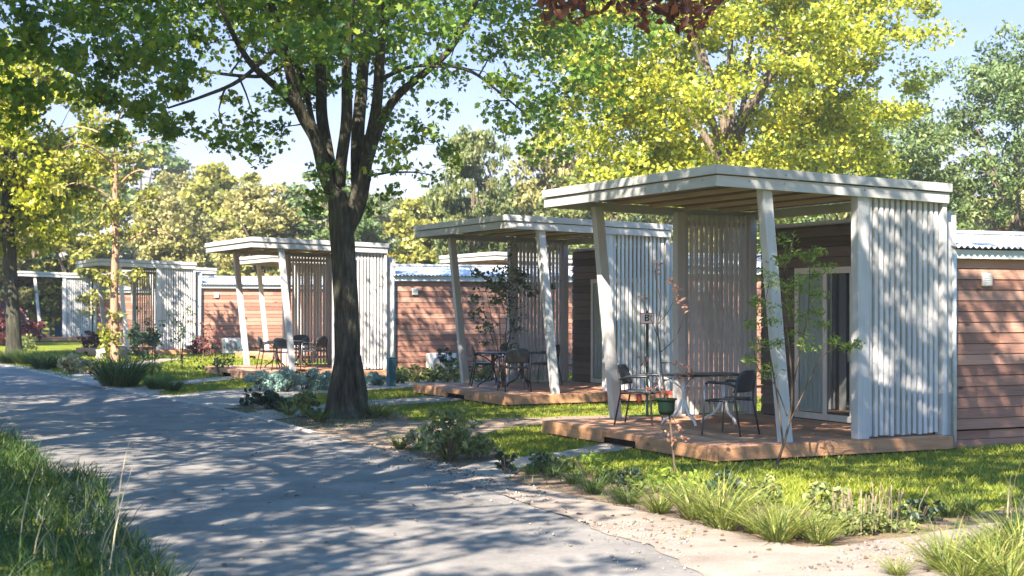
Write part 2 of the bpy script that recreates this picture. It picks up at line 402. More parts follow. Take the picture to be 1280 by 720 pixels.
def grow(limbs, centers, rng, tw_r=.018, parent=None, m=None, name='trunk', limb_n=10, twig=True, sag=.1, knob=.0):
    """limbs: list of (pts, radii); a twig reaches every cluster centre from the nearest limb node below it"""
    mb = MB(); nodes = []; nr = []
    for pts, rad in limbs:
        sp = catmull(pts, 5)
        k = len(sp) - 1
        rr = [float(np.interp(i / k * (len(rad) - 1), range(len(rad)), rad)) for i in range(k + 1)]
        if knob:
            sp = [p + Vector((mnoise.noise(p * 1.3), mnoise.noise(p * 1.3 + Vector((9, 3, 1))), 0)) * knob * min(1, r * 6) for p, r in zip(sp, rr)]
        mb.tube(sp, rr, limb_n)
        for i, p in enumerate(sp):
            if i > k * .25: nodes.append(tuple(p)); nr.append(rr[i])
    nodes = np.array(nodes); nr = np.array(nr)
    if twig:
        order = np.argsort([min(np.linalg.norm(nodes - np.array(c), axis=1)) for c in centers])
        NN = list(map(tuple, nodes)); RR = list(nr)
        arr = nodes.copy(); rad = nr.copy()
        for idx in order:
            c = np.array(centers[idx])
            dd = np.linalg.norm(arr - c, axis=1) + np.maximum(0, arr[:, 2] - c[2]) * .35
            j = int(np.argmin(dd)); a = Vector(arr[j]); b = Vector(c)
            L = (b - a).length
            r0 = min(rad[j] * .75, tw_r * (1 + L * .5))
            mid1 = a.lerp(b, .35) + Vector((rng.normal() * .08 * L, rng.normal() * .08 * L, sag * L))
            mid2 = a.lerp(b, .7) + Vector((rng.normal() * .06 * L, rng.normal() * .06 * L, sag * .8 * L))
            pp = [a, mid1, mid2, b]
            rr = [r0, r0 * .75, r0 * .5, r0 * .28]
            mb.tube(pp, rr, 4, cap=False)
            arr = np.vstack([arr, [tuple(mid1)], [tuple(mid2)], [tuple(b)]]); rad = np.concatenate([rad, rr[1:]])
    return mb.build(name, m, parent, smooth=True)

def cluster_pts(centers, radii, n, rng, flat=.6):
    out = []
    for c, r in zip(centers, radii):
        q = rng.normal(size=(n, 3)); q /= np.linalg.norm(q, axis=1)[:, None]
        q *= (rng.random(n) ** .45)[:, None] * r
        q[:, 2] *= flat
        out.append(np.array(c)[None, :] + q)
    return np.concatenate(out)

def crown_centers(n, c, rad, rng, shell=.45, zmin=None, gap=.0, gscale=.5, seedv=0.0, fn=None):
    out = []
    tries = 0
    while len(out) < n and tries < n * 60:
        tries += 1
        q = rng.normal(size=3); q /= np.linalg.norm(q)
        t = shell + (1 - shell) * rng.random() ** .6
        # lumpy outline
        lump = 1 + .28 * mnoise.noise(Vector(q * 2.2) + Vector((seedv, 3.1, 1.7)))
        p = np.array(c) + q * np.array(rad) * t * lump
        if zmin is not None and p[2] < zmin: continue
        if gap and mnoise.noise(Vector(p * gscale) + Vector((seedv * 1.7, 0, 5))) < -1 + gap * 1.15: continue
        if fn is not None and not fn(p): continue
        out.append(tuple(p))
    return out

# ================================================================== camera, light
cam = bpy.data.cameras.new('camera'); co = bpy.data.objects.new('camera', cam); COL.objects.link(co)
co.location = (0, 0, CAM_H); co.rotation_euler = (R(90), 0, 0)
cam.sensor_width = 36; cam.lens = 36 * F / 1280; cam.shift_y = (HOR - 360) / 1280
cam.clip_start = .1; cam.clip_end = 2000
cam.dof.use_dof = True; cam.dof.focus_distance = 20; cam.dof.aperture_fstop = 3.2
sc.camera = co

AZ = Vector((-.38, -.925, 0)).normalized(); EL = R(42)
LDIR = Vector((AZ.x * math.cos(EL), AZ.y * math.cos(EL), math.sin(EL)))
w = bpy.data.worlds.new('World'); sc.world = w; w.use_nodes = True
nt = w.node_tree
for n in list(nt.nodes): nt.nodes.remove(n)
wo = nt.nodes.new('ShaderNodeOutputWorld'); bg = nt.nodes.new('ShaderNodeBackground'); sk = nt.nodes.new('ShaderNodeTexSky')
sk.sky_type = 'NISHITA'; sk.sun_disc = False; sk.sun_elevation = EL; sk.sun_rotation = math.atan2(AZ.x, AZ.y)
sk.air_density = 1.0; sk.dust_density = 0.8; sk.ozone_density = 2.6
bg.inputs['Strength'].default_value = .10
tcw = nt.nodes.new('ShaderNodeTexCoord'); sxyz = nt.nodes.new('ShaderNodeSeparateXYZ')
rpw = ramp(nt, [(.0, (.52, .41, .43)), (.18, (.43, .38, .46)), (.40, (.45, .84, 1.12))])
mxw = nt.nodes.new('ShaderNodeMix'); mxw.data_type = 'RGBA'; mxw.blend_type = 'MULTIPLY'; mxw.inputs['Factor'].default_value = 1
nt.links.new(tcw.outputs['Generated'], sxyz.inputs[0]); nt.links.new(sxyz.outputs['Z'], rpw.inputs['Fac'])
nt.links.new(sk.outputs[0], mxw.inputs[6]); nt.links.new(rpw.outputs[0], mxw.inputs[7])
nt.links.new(mxw.outputs[2], bg.inputs[0]); nt.links.new(bg.outputs[0], wo.inputs[0])
sl = bpy.data.lights.new('sun', 'SUN'); sl.energy = 5.0; sl.angle = R(.45); sl.color = (1, .87, .73)
so = bpy.data.objects.new('sun', sl); COL.objects.link(so)
so.rotation_euler = (-LDIR).to_track_quat('-Z', 'Y').to_euler(); so.location = LDIR * 60
vs = sc.view_settings
vs.view_transform = 'Standard'; vs.look = 'None'; vs.gamma = 1; vs.use_curve_mapping = False
vs.exposure = 2.25
sc.cycles.max_bounces = 8; sc.cycles.transparent_max_bounces = 12
sc.cycles.sample_clamp_indirect = 6

# ================================================================== ground
def struct(o): o['kind'] = 'structure'; return o
def inside(poly, x, y):
    poly = np.asarray(poly)[:, :2]; c = np.zeros(len(x), bool); j = len(poly) - 1
    for i in range(len(poly)):
        xi, yi = poly[i]; xj, yj = poly[j]
        k = ((yi > y) != (yj > y)) & (x < (xj - xi) * (y - yi) / (yj - yi + 1e-12) + xi)
        c ^= k; j = i
    return c
def ragged(pts, step=.12, amp=.06, closed=True, seed=0.):
    pts = [Vector((p[0], p[1], 0)) for p in pts]
    out = []
    n = len(pts)
    for i in range(n):
        a, b = pts[i], pts[(i + 1) % n]
        L = (b - a).length
        k = max(1, min(160, int(L / step)))
        nrm = Vector((-(b - a).y, (b - a).x, 0)); nrm = nrm.normalized() if nrm.length > 0 else nrm
        for j in range(k):
            p = a.lerp(b, j / k)
            d = mnoise.noise(p * 1.1 + Vector((seed, 0, 0))) * amp * 1.6 + mnoise.noise(p * 4.3 + Vector((0, seed, 0))) * amp
            out.append(p + nrm * d)
    return out
from mathutils.geometry import tessellate_polygon
def sheet(name, pts, z, m, amp=.06, step=.12, seed=0., kind='structure'):
    o = ragged(pts, step, amp, seed=seed) if amp else [Vector((p[0], p[1], 0)) for p in pts]
    mb = MB(); mb.v = [(p.x, p.y, z) for p in o]
    mb.f = []
    for t in tessellate_polygon([o]):
        a, b, c = (o[i] for i in t)
        if (b - a).cross(c - a).z < 0: t = (t[0], t[2], t[1])
        mb.f.append(tuple(t))
    ob = mb.build(name, m); ob['kind'] = kind
    return ob, o

g = MB(); g.v = [(-900, -300, 0), (900, -300, 0), (900, 1500, 0), (-900, 1500, 0)]; g.f = [(0, 1, 2, 3)]
struct(g.build('lawn_ground', M['lawn']))

road_r = [(-46, 83), (-33, 69), (-22.5, 55.5), (-15.4, 44.9), (-9.0, 32.9), (-5.2, 26.2), (-2.69, 20.9), (-.9, 16.85), (0, 14.1), (.78, 12.1), (1.52, 10.16), (2.4, 8), (3.9, 4), (5.2, -2), (5.6, -12)]
rr = resamp(catmull([Vector((x, y, 0)) for x, y in road_r], 8), .3)
road_l = []
for i, p in enumerate(rr):
    t = (rr[min(i + 3, len(rr) - 1)] - rr[max(i - 3, 0)]).normalized()
    road_l.append(p + Vector((t.y, -t.x, 0)) * 4.0)
road_poly = [(p.x, p.y) for p in rr] + [(p.x, p.y) for p in reversed(road_l)]
mb = MB()
for p, q in zip(rr, road_l): mb.v += [(p.x, p.y, .012), (q.x, q.y, .012)]
for i in range(len(rr) - 1): mb.f.append((2 * i, 2 * i + 1, 2 * i + 3, 2 * i + 2))
struct(mb.build('road', M['asphalt']))

def px(lst): return [tuple(G(u, v)[:2]) for u, v in lst]
bed_edge = [(400, 541), (470, 560), (540, 577), (640, 604), (700, 617), (740, 626), (805, 643), (865, 658), (935, 673), (1000, 686)]
road_edge_px = [(395, 545), (470, 566), (540, 588), (600, 610), (660, 632), (720, 655), (790, 680), (850, 702), (890, 722), (940, 780), (1000, 900)]
sand_pts = px(bed_edge + [(1080, 682), (1160, 668), (1280, 652), (1420, 640), (1420, 676), (1290, 682), (1210, 704), (1170, 740), (1140, 900)] + road_edge_px[::-1])
sheet('sandy_shoulder', sand_pts, .018, M['sand'], amp=.07, seed=2)
dirt_pts = px([(384, 540), (440, 528), (520, 526), (600, 525), (700, 521), (800, 519), (800, 525), (700, 529), (640, 535), (604, 545), (622, 570), (600, 584), (545, 584), (480, 566)])
sheet('dirt_path', dirt_pts, .006, M['dirt'], amp=.08, seed=5)
path_polys = []
def path(name, pts, m='gravel', z=.0150, amp=.04, seed=1.):
    path_polys.append(px(pts)); return sheet(name, px(pts), z, M[m], amp=amp, seed=seed)
path('garden_path', [(556, 592), (590, 581), (660, 572), (740, 559), (768, 552.5), (806, 557), (770, 566), (700, 576), (655, 587), (628, 602)], seed=3)
path('garden_path', [(288, 523), (330, 513), (464, 501), (572, 494.5), (582, 501), (464, 509), (340, 526), (320, 532)], seed=7)
path('gravel_path', [(186, 500), (260, 489), (400, 481), (512, 477), (640, 472), (640, 477), (512, 484.5), (400, 492), (310, 505), (256, 514)], z=.010, seed=9)
path('garden_path', [(150, 488), (220, 477), (300, 469.5), (308, 473), (224, 482), (182, 497)], seed=12)
path('garden_path', [(84, 470), (150, 456), (215, 447), (240, 447), (165, 460), (110, 477)], seed=14)
soil_pts = px([(628, 592), (660, 586), (740, 596), (840, 609), (930, 622), (1010, 640), (1060, 650), (1140, 652), (1220, 640), (1300, 632), (1300, 652), (1160, 668), (1080, 682), (1000, 686), (935, 674), (865, 659), (805, 644), (740, 627), (640, 605)])
sheet('plant_bed_soil', soil_pts, .009, M['soil'], amp=.09, seed=21)
soil2 = px([(258, 515), (300, 502), (400, 506), (480, 512), (520, 524), (470, 532), (395, 545), (330, 534)])
sheet('tree_bed_soil', soil2, .005, M['soil'], amp=.1, seed=23)
soil3 = px([(500, 560), (560, 545), (622, 560), (628, 578), (600, 586), (545, 585)])
sheet('shrub_bed_soil', soil3, .008, M['soil'], amp=.06, seed=25)
soil4 = px([(1160, 700), (1230, 672), (1420, 660), (1420, 900), (1120, 900), (1140, 730)])
sheet('grass_bed_soil', soil4, .008, M['soil'], amp=.08, seed=27)

# concrete edging along the far half of the road
mb = MB(); prev = None
ed = [(p, q) for p, q in zip(rr, road_l) if 20.9 < p.y < 70]
for (a, _), (b, _) in zip(ed[:-1], ed[1:]):
    t = (b - a).normalized(); n = Vector((-t.y, t.x, 0)); wdt = .05 + .05 * min(1, max(0, (a.y - 26) / 6))
    p = [a - n * wdt * .2, a + n * wdt * 1.6, b + n * wdt * 1.6, b - n * wdt * .2]
    mb.quad8([(q.x, q.y, -.05) for q in p] + [(q.x, q.y, .034) for q in p])
struct(mb.build('kerb', M['kerb']))
# pale stone strip behind the kerb
st = [a + Vector((.05, .02, 0)) for a, _ in ed if a.y > 26]
vg = []
for i, a in enumerate(st):
    t = (st[min(i + 1, len(st) - 1)] - st[max(i - 1, 0)]).normalized(); n = Vector((-t.y, t.x, 0))
    if n.x < 0: n = -n
    vg.append(a + n * .45)
sheet('kerb_gravel', [(p.x, p.y) for p in st] + [(p.x, p.y) for p in reversed(vg)], .02, M['gravel'], amp=.05, step=.2, seed=31)

# low bank on the near side of the road
mb = MB(); W = 14
sub = [i for i, q in enumerate(road_l) if -4 < q.y < 75]
for i in sub:
    q = road_l[i]; p = rr[i]; n = (q - p).normalized()
    for k in range(W + 1):
        d = k * .55
        z = .30 * (1 - math.exp(-(d / 1.3) ** 2)) + .06 * mnoise.noise(Vector((q.x * .6 + n.x * d, q.y * .6 + n.y * d, 0))) * min(1, d)
        if k == 0: z = -.01
        mb.v.append(tuple(q + n * (d - .05)) [:2] + (z + .004,))
for a in range(len(sub) - 1):
    for k in range(W):
        b = a * (W + 1) + k
        mb.f.append((b, b + 1, b + W + 2, b + W + 1))
struct(mb.build('grass_bank', M['lawn'], smooth=True))

# ================================================================== cabins
ROT = math.atan2(.4355, .9)
A = {1: (2.37, 17.25), 2: (-.1, 26.9), 3: (-6.23, 35.8), 4: (-14.6, 52.7), 5: (-24.0, 72.7), 6: (-7.7, 48.05), 7: (-.5, 46.0), 8: (-15.6, 61.5)}
def cab(i, s, t, z=0):
    c, sn = math.cos(ROT), math.sin(ROT)
    return Vector((A[i][0] + s * c - t * sn, A[i][1] + s * sn + t * c, z))

def boards_x(x0, x1, y, z0, z1, h, th, gap=.007, out=-1, split=0, rng=random):
    """horizontal cladding boards in the plane y, each board slightly tilted so its foot stands proud"""
    mb = MB(); z = z0
    while z < z1 - .02:
        zt = min(z + h, z1)
        cuts = [x0, x1]
        if split:
            c = x0 + rng.uniform(.2, .8) * split
            cuts = [x0]
            while c < x1 - .6: cuts.append(c); c += split * rng.uniform(.7, 1.2)
            cuts.append(x1)
        for a, b in zip(cuts[:-1], cuts[1:]):
            j = rng.uniform(0, .003)
            yo, yi = y + out * (th + j), y + out * (th * .55 + j)
            mb.quad8([(a, min(yo, y), z), (b - .003, min(yo, y), z), (b - .003, y, z), (a, y, z),
                      (a, yi, zt - gap), (b - .003, yi, zt - gap), (b - .003, y, zt - gap), (a, y, zt - gap)])
        z = zt
    return mb
def boards_y(y0, y1, x, z0, z1, h, th, holes=(), rng=random):
    mb = MB(); z = z0
    while z < z1 - .02:
        zt = min(z + h, z1)
        segs = [(y0, y1)]
        for (ha, hb, hz) in holes:
            if z < hz - .01:
                segs = [(y0, ha), (hb, y1)]
        for a, b in segs:
            if b - a < .02: continue
            mb.quad8([(x - th, a, z), (x, a, z), (x, b, z), (x - th, b, z),
                      (x - th * .55, a, zt - .007), (x, a, zt - .007), (x, b, zt - .007), (x - th * .55, b, zt - .007)])
        z = zt
    return mb

def screen_mb(x0, x1, y, pitch=.087, w=.05):
    mb = MB(); x = x0 + .03
    while x + w < x1:
        j = random.uniform(-.004, .004); b = random.uniform(-.01, .015)
        mb.box(x + j, x + j + w, y - w / 2, y + w / 2, .225 + b, 3.17)
        x += pitch
    for z in (.36, 3.0): mb.box(x0, x1, y + w / 2 + .002, y + w / 2 + .037, z, z + .07)
    return mb

def make_cabin(name, label, wall_len, full=True, door=True, vent=True):
    t = thing(name, label, 'cabin', group='timber holiday cabins in a row beside the road')
    # ---- deck
    mb = MB(); x = .012
    while x < 3.46:
        mb.box(x, min(x + .137, 3.49), .012, 4.378, .165 + random.uniform(0, .002), .20); x += .143
    mb.box(.03, 3.48, .03, 4.36, .10, .163)
    d = mb.build('deck', M['deck'], t)
    MB().box(.0, 3.5, -.035, .0, .035, .192).build('deck_edge_board', M['deck_edge'], t, bevel=.005)
    MB().box(-.045, -.005, -.035, 1.78, .03, .192).build('deck_edge_board', M['deck_edge'], t, bevel=.005)
    MB().box(-.035, .005, 1.783, 2.66, .115, .195).build('deck_edge_board', M['deck_edge'], t, bevel=.005)
    MB().box(-.035, .005, 2.663, 4.39, .03, .195).build('deck_edge_board', M['deck_edge'], t, bevel=.005)
    MB().box(.09, 3.4, .09, 4.3, -.02, .10).build('underdeck_shade', M['void'], t)  # near-black block stands in for the shade under the deck
    # ---- pergola roof, tilted a little to the back
    def roofpart(mb, name, m, bevel=.004):
        o = mb.build(name, m, t, bevel=bevel); o.location = (0, 0, 3.46); o.rotation_euler = (0, .029, 0); return o
    LX, LY = 3.48, 4.39
    mb = MB().box(.03, LX - .03, .03, LY - .03, -.075, -.02)
    roofpart(mb, 'pergola_roof', M['soffit'])
    mb = MB(); x = .03
    while x < LX - .1:
        mb.box(x, x + .137, .035, LY - .035, -.097, -.0775); x += .1395
    roofpart(mb, 'ceiling_board', M['ceiling'], 0)
    for k in range(5):
        x = .52 + k * .6
        roofpart(MB().box(x, x + .06, .034, LY - .034, -.150, -.0985), 'joist', M['soffit'])
    mb = MB()
    mb.box(-.032, LX + .02, -.032, .0, -.105, 0); mb.box(-.032, 0, .0, LY, -.105, 0); mb.box(-.02, LX + .02, LY, LY + .02, -.105, 0); mb.box(LX, LX + .02, 0, LY, -.105, 0)
    mb.box(0, LX, 0, .032, -.245, -.117); mb.box(0, .032, .032, LY - .032, -.245, -.117); mb.box(0, LX, LY - .032, LY, -.245, -.117); mb.box(LX - .032, LX, .032, LY - .032, -.245, -.117)
    roofpart(mb, 'fascia', M['fascia_wood'], .005)
    mb = MB().box(.0, LX, .0, LY, -.018, .004)
    roofpart(mb, 'roof_sheet', M['metal_roof'], 0)
    for xx, zz in ((.45, -.16), (.95, -.16), (2.15, -.16), (3.40, -.16), (.95, -.06), (2.9, -.06)):
        roofpart(MB().tube([(xx, -.004 if zz < -.1 else -.036, zz), (xx, .01, zz)], .012, 8), 'bolt', M['grille'], 0)
    for yy in (.3, 1.6, 2.9, 4.15):
        roofpart(MB().tube([(-.004, yy, -.16), (.01, yy, -.16)], .012, 8), 'bolt', M['grille'], 0)
    # ---- posts and screens
    for y in (.14, 4.2):
        MB().prism((1.06, y, .2), (.75, y, 3.24), .135, .135).build('slanted_post', M['white_wood'], t, bevel=.006)
    for y, sx in ((.11, ((2.07, 2.24), (3.40, 3.47))), (4.2, ((2.06, 2.2), (3.34, 3.46)))):
        for a, b in sx:
            MB().box(a, b, y - .07, y + .07, .2, 3.2).build('screen_post', M['white_wood'], t, bevel=.006)
        screen_mb(sx[0][1], sx[1][0], y).build('slat_screen', M['white_wood'], t, bevel=.003)
    # ---- end wall with glazed door
    x = 3.62
    holes = [(1.2, 3.36, 2.30)] if door else []
    mb = boards_y(.27, 4.22, x, .2, 2.98, .145, .028, holes)
    e = mb.build('end_wall', M['dark_wall'], t)
    MB().box(3.622, 3.72, .30, 4.2, .05, 2.97).build('wall_core', M['void'], t)
    MB().box(3.56, 3.74, .22, 4.26, 2.982, 3.03).build('wall_cap', M['white_wood'], t, bevel=.004)
    MB().box(3.56, 3.74, .17, .268, .16, 2.98).build('corner_trim', M['white_wood'], t, bevel=.004)
    if door:
        y0, y1, zb, zt = 1.2, 3.36, .2, 2.372
        f = MB()
        f.box(3.575, 3.62, y0, y1, zt - .09, zt); f.box(3.575, 3.62, y0, y1, zb, zb + .09)
        for a, b in ((y0, y0 + .07), (y1 - .09, y1), (1.93, 2.03), (2.62, 2.70)):
            f.box(3.578, 3.618, a, b, zb + .09, zt - .09)
        df = f.build('glazed_door', M['frame'], t, bevel=.005)
        MB().box(3.585, 3.612, 2.03, 2.11, zb + .09, zt - .09).build('door_stile', M['frame'], df, bevel=.004)
        MB().box(3.598, 3.606, y0 + .07, 1.93, zb + .09, zt - .09).build('glass_pane', M['glass'], df)
        MB().box(3.598, 3.606, 2.11, 2.62, zb + .09, zt - .09).build('glass_pane', M['glass'], df)
        MB().box(3.586, 3.590, 2.70, y1 - .09, zb + .09, zt - .09).build('glass_pane', M['clear'], df)
        cu = MB(); n = 48
        for k in range(n + 1):
            yy = 2.71 + (y1 - .10 - 2.71) * k / n; xx = 3.606 + .009 * math.sin(k * 1.15)
            cu.v += [(xx, yy, zb + .1), (xx, yy, zt - .1)]
        for k in range(n): cu.f.append((2 * k, 2 * k + 1, 2 * k + 3, 2 * k + 2))
        cu.build('curtain', M['curtain'], df, smooth=True)
        h = MB().tube([(3.57, 2.07, 1.05), (3.535, 2.07, 1.05), (3.535, 2.07, 1.22), (3.57, 2.07, 1.22)], .01, 6)
        h.build('handle', M['steel'], df)
    # ---- long side wall
    xw = 3.745
    x1 = 3.74 + wall_len
    boards_x(xw, x1, .26, .24, 2.44, .138, .026, split=3.4).build('side_wall', M['red_wall'], t)
    MB().box(xw, x1, .262, .29, .236, 2.47).box(xw, x1, .2935, .40, .0, 2.46).build('wall_core', M['void'], t)
    boards_x(xw, x1, .292, .0, .222, .11, .02, split=2.0).build('plinth_board', M['red_wall'], t)
    # back + far walls so the cabin is closed
    MB().box(xw, x1, 4.1, 4.2, .02, 2.47).build('rear_wall', M['dark_wall'], t)
    MB().box(x1 - .1, x1, .402, 4.098, .02, 2.47).build('far_wall', M['red_wall'], t)
    if vent:
        v = MB().box(4.21, 4.37, .19, .228, 2.08, 2.25)
        vo = v.build('wall_vent', M['vent'], t, bevel=.008)
        q = MB()
        for k in range(5): q.box(4.225, 4.355, .183, .1885, 2.10 + k * .028, 2.115 + k * .028)
        q.build('vent_louvre', M['frame'], vo)
    # eave board and corrugated roof
    MB().box(xw - .1, x1 + .05, .14, .228, 2.43, 2.545).build('eave_board', M['eave'], t, bevel=.004)
    # corrugated sheet rising to a ridge
    mb = MB()
    n = int((x1 + .1 - xw + .1) / .02)
    for k in range(n + 1):
        xx = xw - .1 + .02 * k; c = .017 * math.sin(2 * math.pi * xx / .10)
        for (yy, zz) in ((.06, 2.575), (2.2, 2.86), (4.42, 2.575)):
            mb.v.append((xx, yy, zz + c))
    for k in range(n):
        b = 3 * k
        mb.f += [(b, b + 3, b + 4, b + 1), (b + 1, b + 4, b + 5, b + 2)]
    mb.build('corrugated_roof', M['metal_roof'], t, smooth=True)
    MB().box(xw - .12, x1 + .12, 2.05, 2.35, 2.865, 2.915).build('ridge_cap', M['metal_roof'], t, bevel=.01)
    MB().tube([(3.66, .12, 2.5), (3.66, .12, .1)], .03, 8).build('downpipe', M['eave'], t, smooth=True)
    return t

c1 = make_cabin('holiday_cabin', 'large front cabin with slatted pergola, glazed door and reddish plank side at the right', 8.4)
def place(i, label, src=None):
    r = dup(src or c1, (A[i][0], A[i][1], 0), ROT, label); return r
c1.location = (A[1][0], A[1][1], 0); c1.rotation_euler = (0, 0, ROT)
place(2, 'second cabin from the front, its shaded pergola standing right of the thick tree trunk')
place(3, 'cabin whose slatted pergola is half hidden behind the thick dark tree trunk')
place(4, 'sunlit cabin with bright red plank wall and white slat screen left of the trunk')
place(5, 'farthest cabin at the left edge with bluish shaded slat screen')
cs = make_cabin('holiday_cabin', 'small cabin glimpsed through the pergola beside the thick trunk, one sunlit slanted post showing', 2.2, vent=False)
cs.location = (A[6][0], A[6][1], 0); cs.rotation_euler = (0, 0, ROT)
dup(cs, (A[7][0], A[7][1], 0), ROT, 'rear cabin showing only a pale roof edge above the roof left of the second pergola')
dup(cs, (A[8][0], A[8][1], 0), ROT, 'rear cabin showing only a pale roof end just right of the sunlit white screen')

# ================================================================== furniture
def make_chair():
    t = thing('patio_chair', 'chair', 'chair', group='dark patio armchairs on the cabin decks')
    # seat: a rounded shallow dish
    def panel(w0, w1, z0, z1, bend, n=8, mfun=None): ...
    mb = MB(); nx, ny = 8, 10
    for i in range(nx + 1):
        for j in range(ny + 1):
            u = i / nx * 2 - 1; v = j / ny * 2 - 1
            # squircle outline
            uu = u * math.sqrt(1 - .22 * v * v * (abs(v) ** 2)); vv = v * math.sqrt(1 - .22 * u * u * (abs(u) ** 2))
            mb.v.append((uu * .22, vv * .225, .455 + .012 * (vv * vv) - .018 * max(0, u) ** 3 + .01 * min(0, u) ** 2))
    for i in range(nx):
        for j in range(ny):
            b = i * (ny + 1) + j; mb.f.append((b, b + ny + 1, b + ny + 2, b + 1))
    s = mb.build('seat', M['seat'], t, smooth=True); md = s.modifiers.new('thick', 'SOLIDIFY'); md.thickness = .018
    mb = MB(); nz = 8
    for i in range(nz + 1):
        for j in range(ny + 1):
            h = i / nz; v = j / ny * 2 - 1
            wd = .235
            if h > .7: wd = .235 * math.sqrt(max(.05, 1 - ((h - .7) / .3) ** 2 * .42))
            yy = v * wd
            zz = .545 + .275 * h - (.03 * abs(v) ** 4 if h > .6 else 0)
            mb.v.append((-.195 - .07 * h - .045 * (1 - v * v) + .02, yy, zz))
    for i in range(nz):
        for j in range(ny):
            b = i * (ny + 1) + j; mb.f.append((b, b + 1, b + ny + 2, b + ny + 1))
    s = mb.build('backrest', M['seat'], t, smooth=True); md = s.modifiers.new('thick', 'SOLIDIFY'); md.thickness = .016
    for sy in (-1, 1):
        MB().tube([(.25, sy * .265, 0), (.215, sy * .255, .44), (.20, sy * .255, .64)], .013, 8).build('leg', M['steel'], t, smooth=True)
        MB().tube([(-.29, sy * .25, 0), (-.205, sy * .232, .44), (-.215, sy * .232, .56), (-.245, sy * .225, .74)], .013, 8).build('leg', M['black'], t, smooth=True)
        a = MB().tube([(.20, sy * .255, .645), (.17, sy * .258, .665), (-.10, sy * .25, .66), (-.22, sy * .236, .62)], [.014, .019, .019, .014], 8)
        a.build('armrest', M['black'], t, smooth=True)
        MB().tube([(.213, sy * .25, .43), (-.20, sy * .228, .43)], .011, 6).build('seat_rail', M['black'], t, smooth=True)
    MB().tube([(.213, -.25, .432), (.213, .25, .432)], .011, 6).build('seat_rail', M['black'], t, smooth=True)
    return t
def make_table(label, legm):
    """long table, rounded ends, two cast pedestals each with three scrolled feet"""
    t = thing('patio_table', label, 'table', group='long patio tables on the cabin decks')
    mb = MB(); n = 10; L, W2, r = .52, .33, .14; ol = []
    for cx, cy, a0 in ((L - r, W2 - r, 0), (-L + r, W2 - r, 90), (-L + r, -W2 + r, 180), (L - r, -W2 + r, 270)):
        for k in range(n + 1):
            a = R(a0 + 90 * k / n); ol.append((cx + r * math.cos(a), cy + r * math.sin(a)))
    m_ = len(ol)
    for z, q in ((.672, .985), (.678, 1), (.694, 1), (.70, .985)): mb.v += [(x * q, y * q, z) for x, y in ol]
    for l in range(3):
        for k in range(m_): mb.f.append((l * m_ + k, l * m_ + (k + 1) % m_, (l + 1) * m_ + (k + 1) % m_, (l + 1) * m_ + k))
    mb.f.append(tuple(reversed(range(m_)))); mb.f.append(tuple(range(3 * m_, 4 * m_)))
    mb.build('tabletop', M['black'], t)
    for x0 in (-.32, .32):
        c_ = MB().lathe([(.035, .16), (.03, .2), (.03, .46), (.045, .49), (.035, .52), (.035, .66), (.12, .6705)], 14, (x0, 0, 0)).build('pedestal', M[legm], t, smooth=True)
        for k in range(3):
            a = 2 * math.pi * k / 3 + .5; c, s_ = math.cos(a), math.sin(a)
            pr = [(.03, .34), (.07, .22), (.14, .13), (.22, .09), (.28, .05), (.30, .0)]
            MB().tube([(x0 + r_ * c, r_ * s_, z + .014) for r_, z in pr], [.02, .022, .02, .018, .018, .02], 8).build('foot', M[legm], c_, smooth=True)
            MB().tube([(x0 + .30 * c * q, .30 * s_ * q, .655 - .18 * (1 - q) ** 1.6) for q in (.1, .3, .6, .9)], .014, 6).build('scroll_brace', M[legm], c_, smooth=True)
    return t
DZ = .202
chair = make_chair()
first = [True]
def put_chair(loc, fwd, label):
    rz = math.atan2(fwd[1], fwd[0])
    if first[0]:
        chair.location = loc; chair.rotation_euler = (0, 0, rz); chair['label'] = label; first[0] = False
    else: dup(chair, loc, rz, label)
def onz(u, v): return G(u, v, DZ)
put_chair(onz(912, 543), (-.80, .60), 'dark armchair right of the white-legged table on the front cabin deck, back to the viewer')
put_chair(onz(800, 530), (.93, -.36), 'dark armchair with pale legs between slanted post and white-legged table on the front deck')
tw = make_table('dark-topped table on white cast-iron pedestals on the front cabin deck', 'cast_white')
tw.location = onz(880, 531); tw.rotation_euler = (0, 0, ROT)
tb = make_table('dark table among four chairs on the second cabin deck', 'black')
tb.location = cab(2, 1.15, 2.35, DZ); tb.rotation_euler = (0, 0, ROT)
dup(tb, cab(3, 1.65, 2.4, DZ), ROT, 'dark table among four chairs on the deck left of the thick trunk')
t4 = dup(tw, cab(4, 1.6, 2.3, DZ), ROT, 'white-legged pale table on the sunlit far deck with the white screen')
for ch in t4.children:
    if ch.name.startswith('tabletop'):
        ch.data = ch.data.copy(); ch.data.materials[0] = M['ac_white']
def atc(i, u, v): return G(u, v, DZ)
put_chair(atc(2, 606, 482), (.95, .1), 'black chair at the left end of the table on the second cabin deck')
put_chair(atc(2, 643, 489), (-.25, .97), 'black chair with its back to the viewer nearest on the second cabin deck')
put_chair(atc(2, 641, 477), (.2, -.95), 'black chair behind the table on the second cabin deck')
put_chair(atc(2, 681, 481), (-.92, .35), 'black chair next to the right slanted post on the second cabin deck')
put_chair(atc(3, 337, 461), (.9, .35), 'black chair farthest left on the deck behind the teal bushes')
put_chair(atc(3, 358, 463), (.35, .93), 'black chair half behind the slanted post left of the thick trunk')
put_chair(atc(3, 373, 457), (-.1, -1), 'black chair behind the table on the deck left of the thick trunk')
put_chair(atc(3, 393, 460), (-.85, .45), 'black chair nearest the trunk on the deck behind the teal bushes')
b4 = dup(chair, cab(4, 1.0, 2.6, DZ), .6, 'dark blue chair beside the pale table on the sunlit far deck')
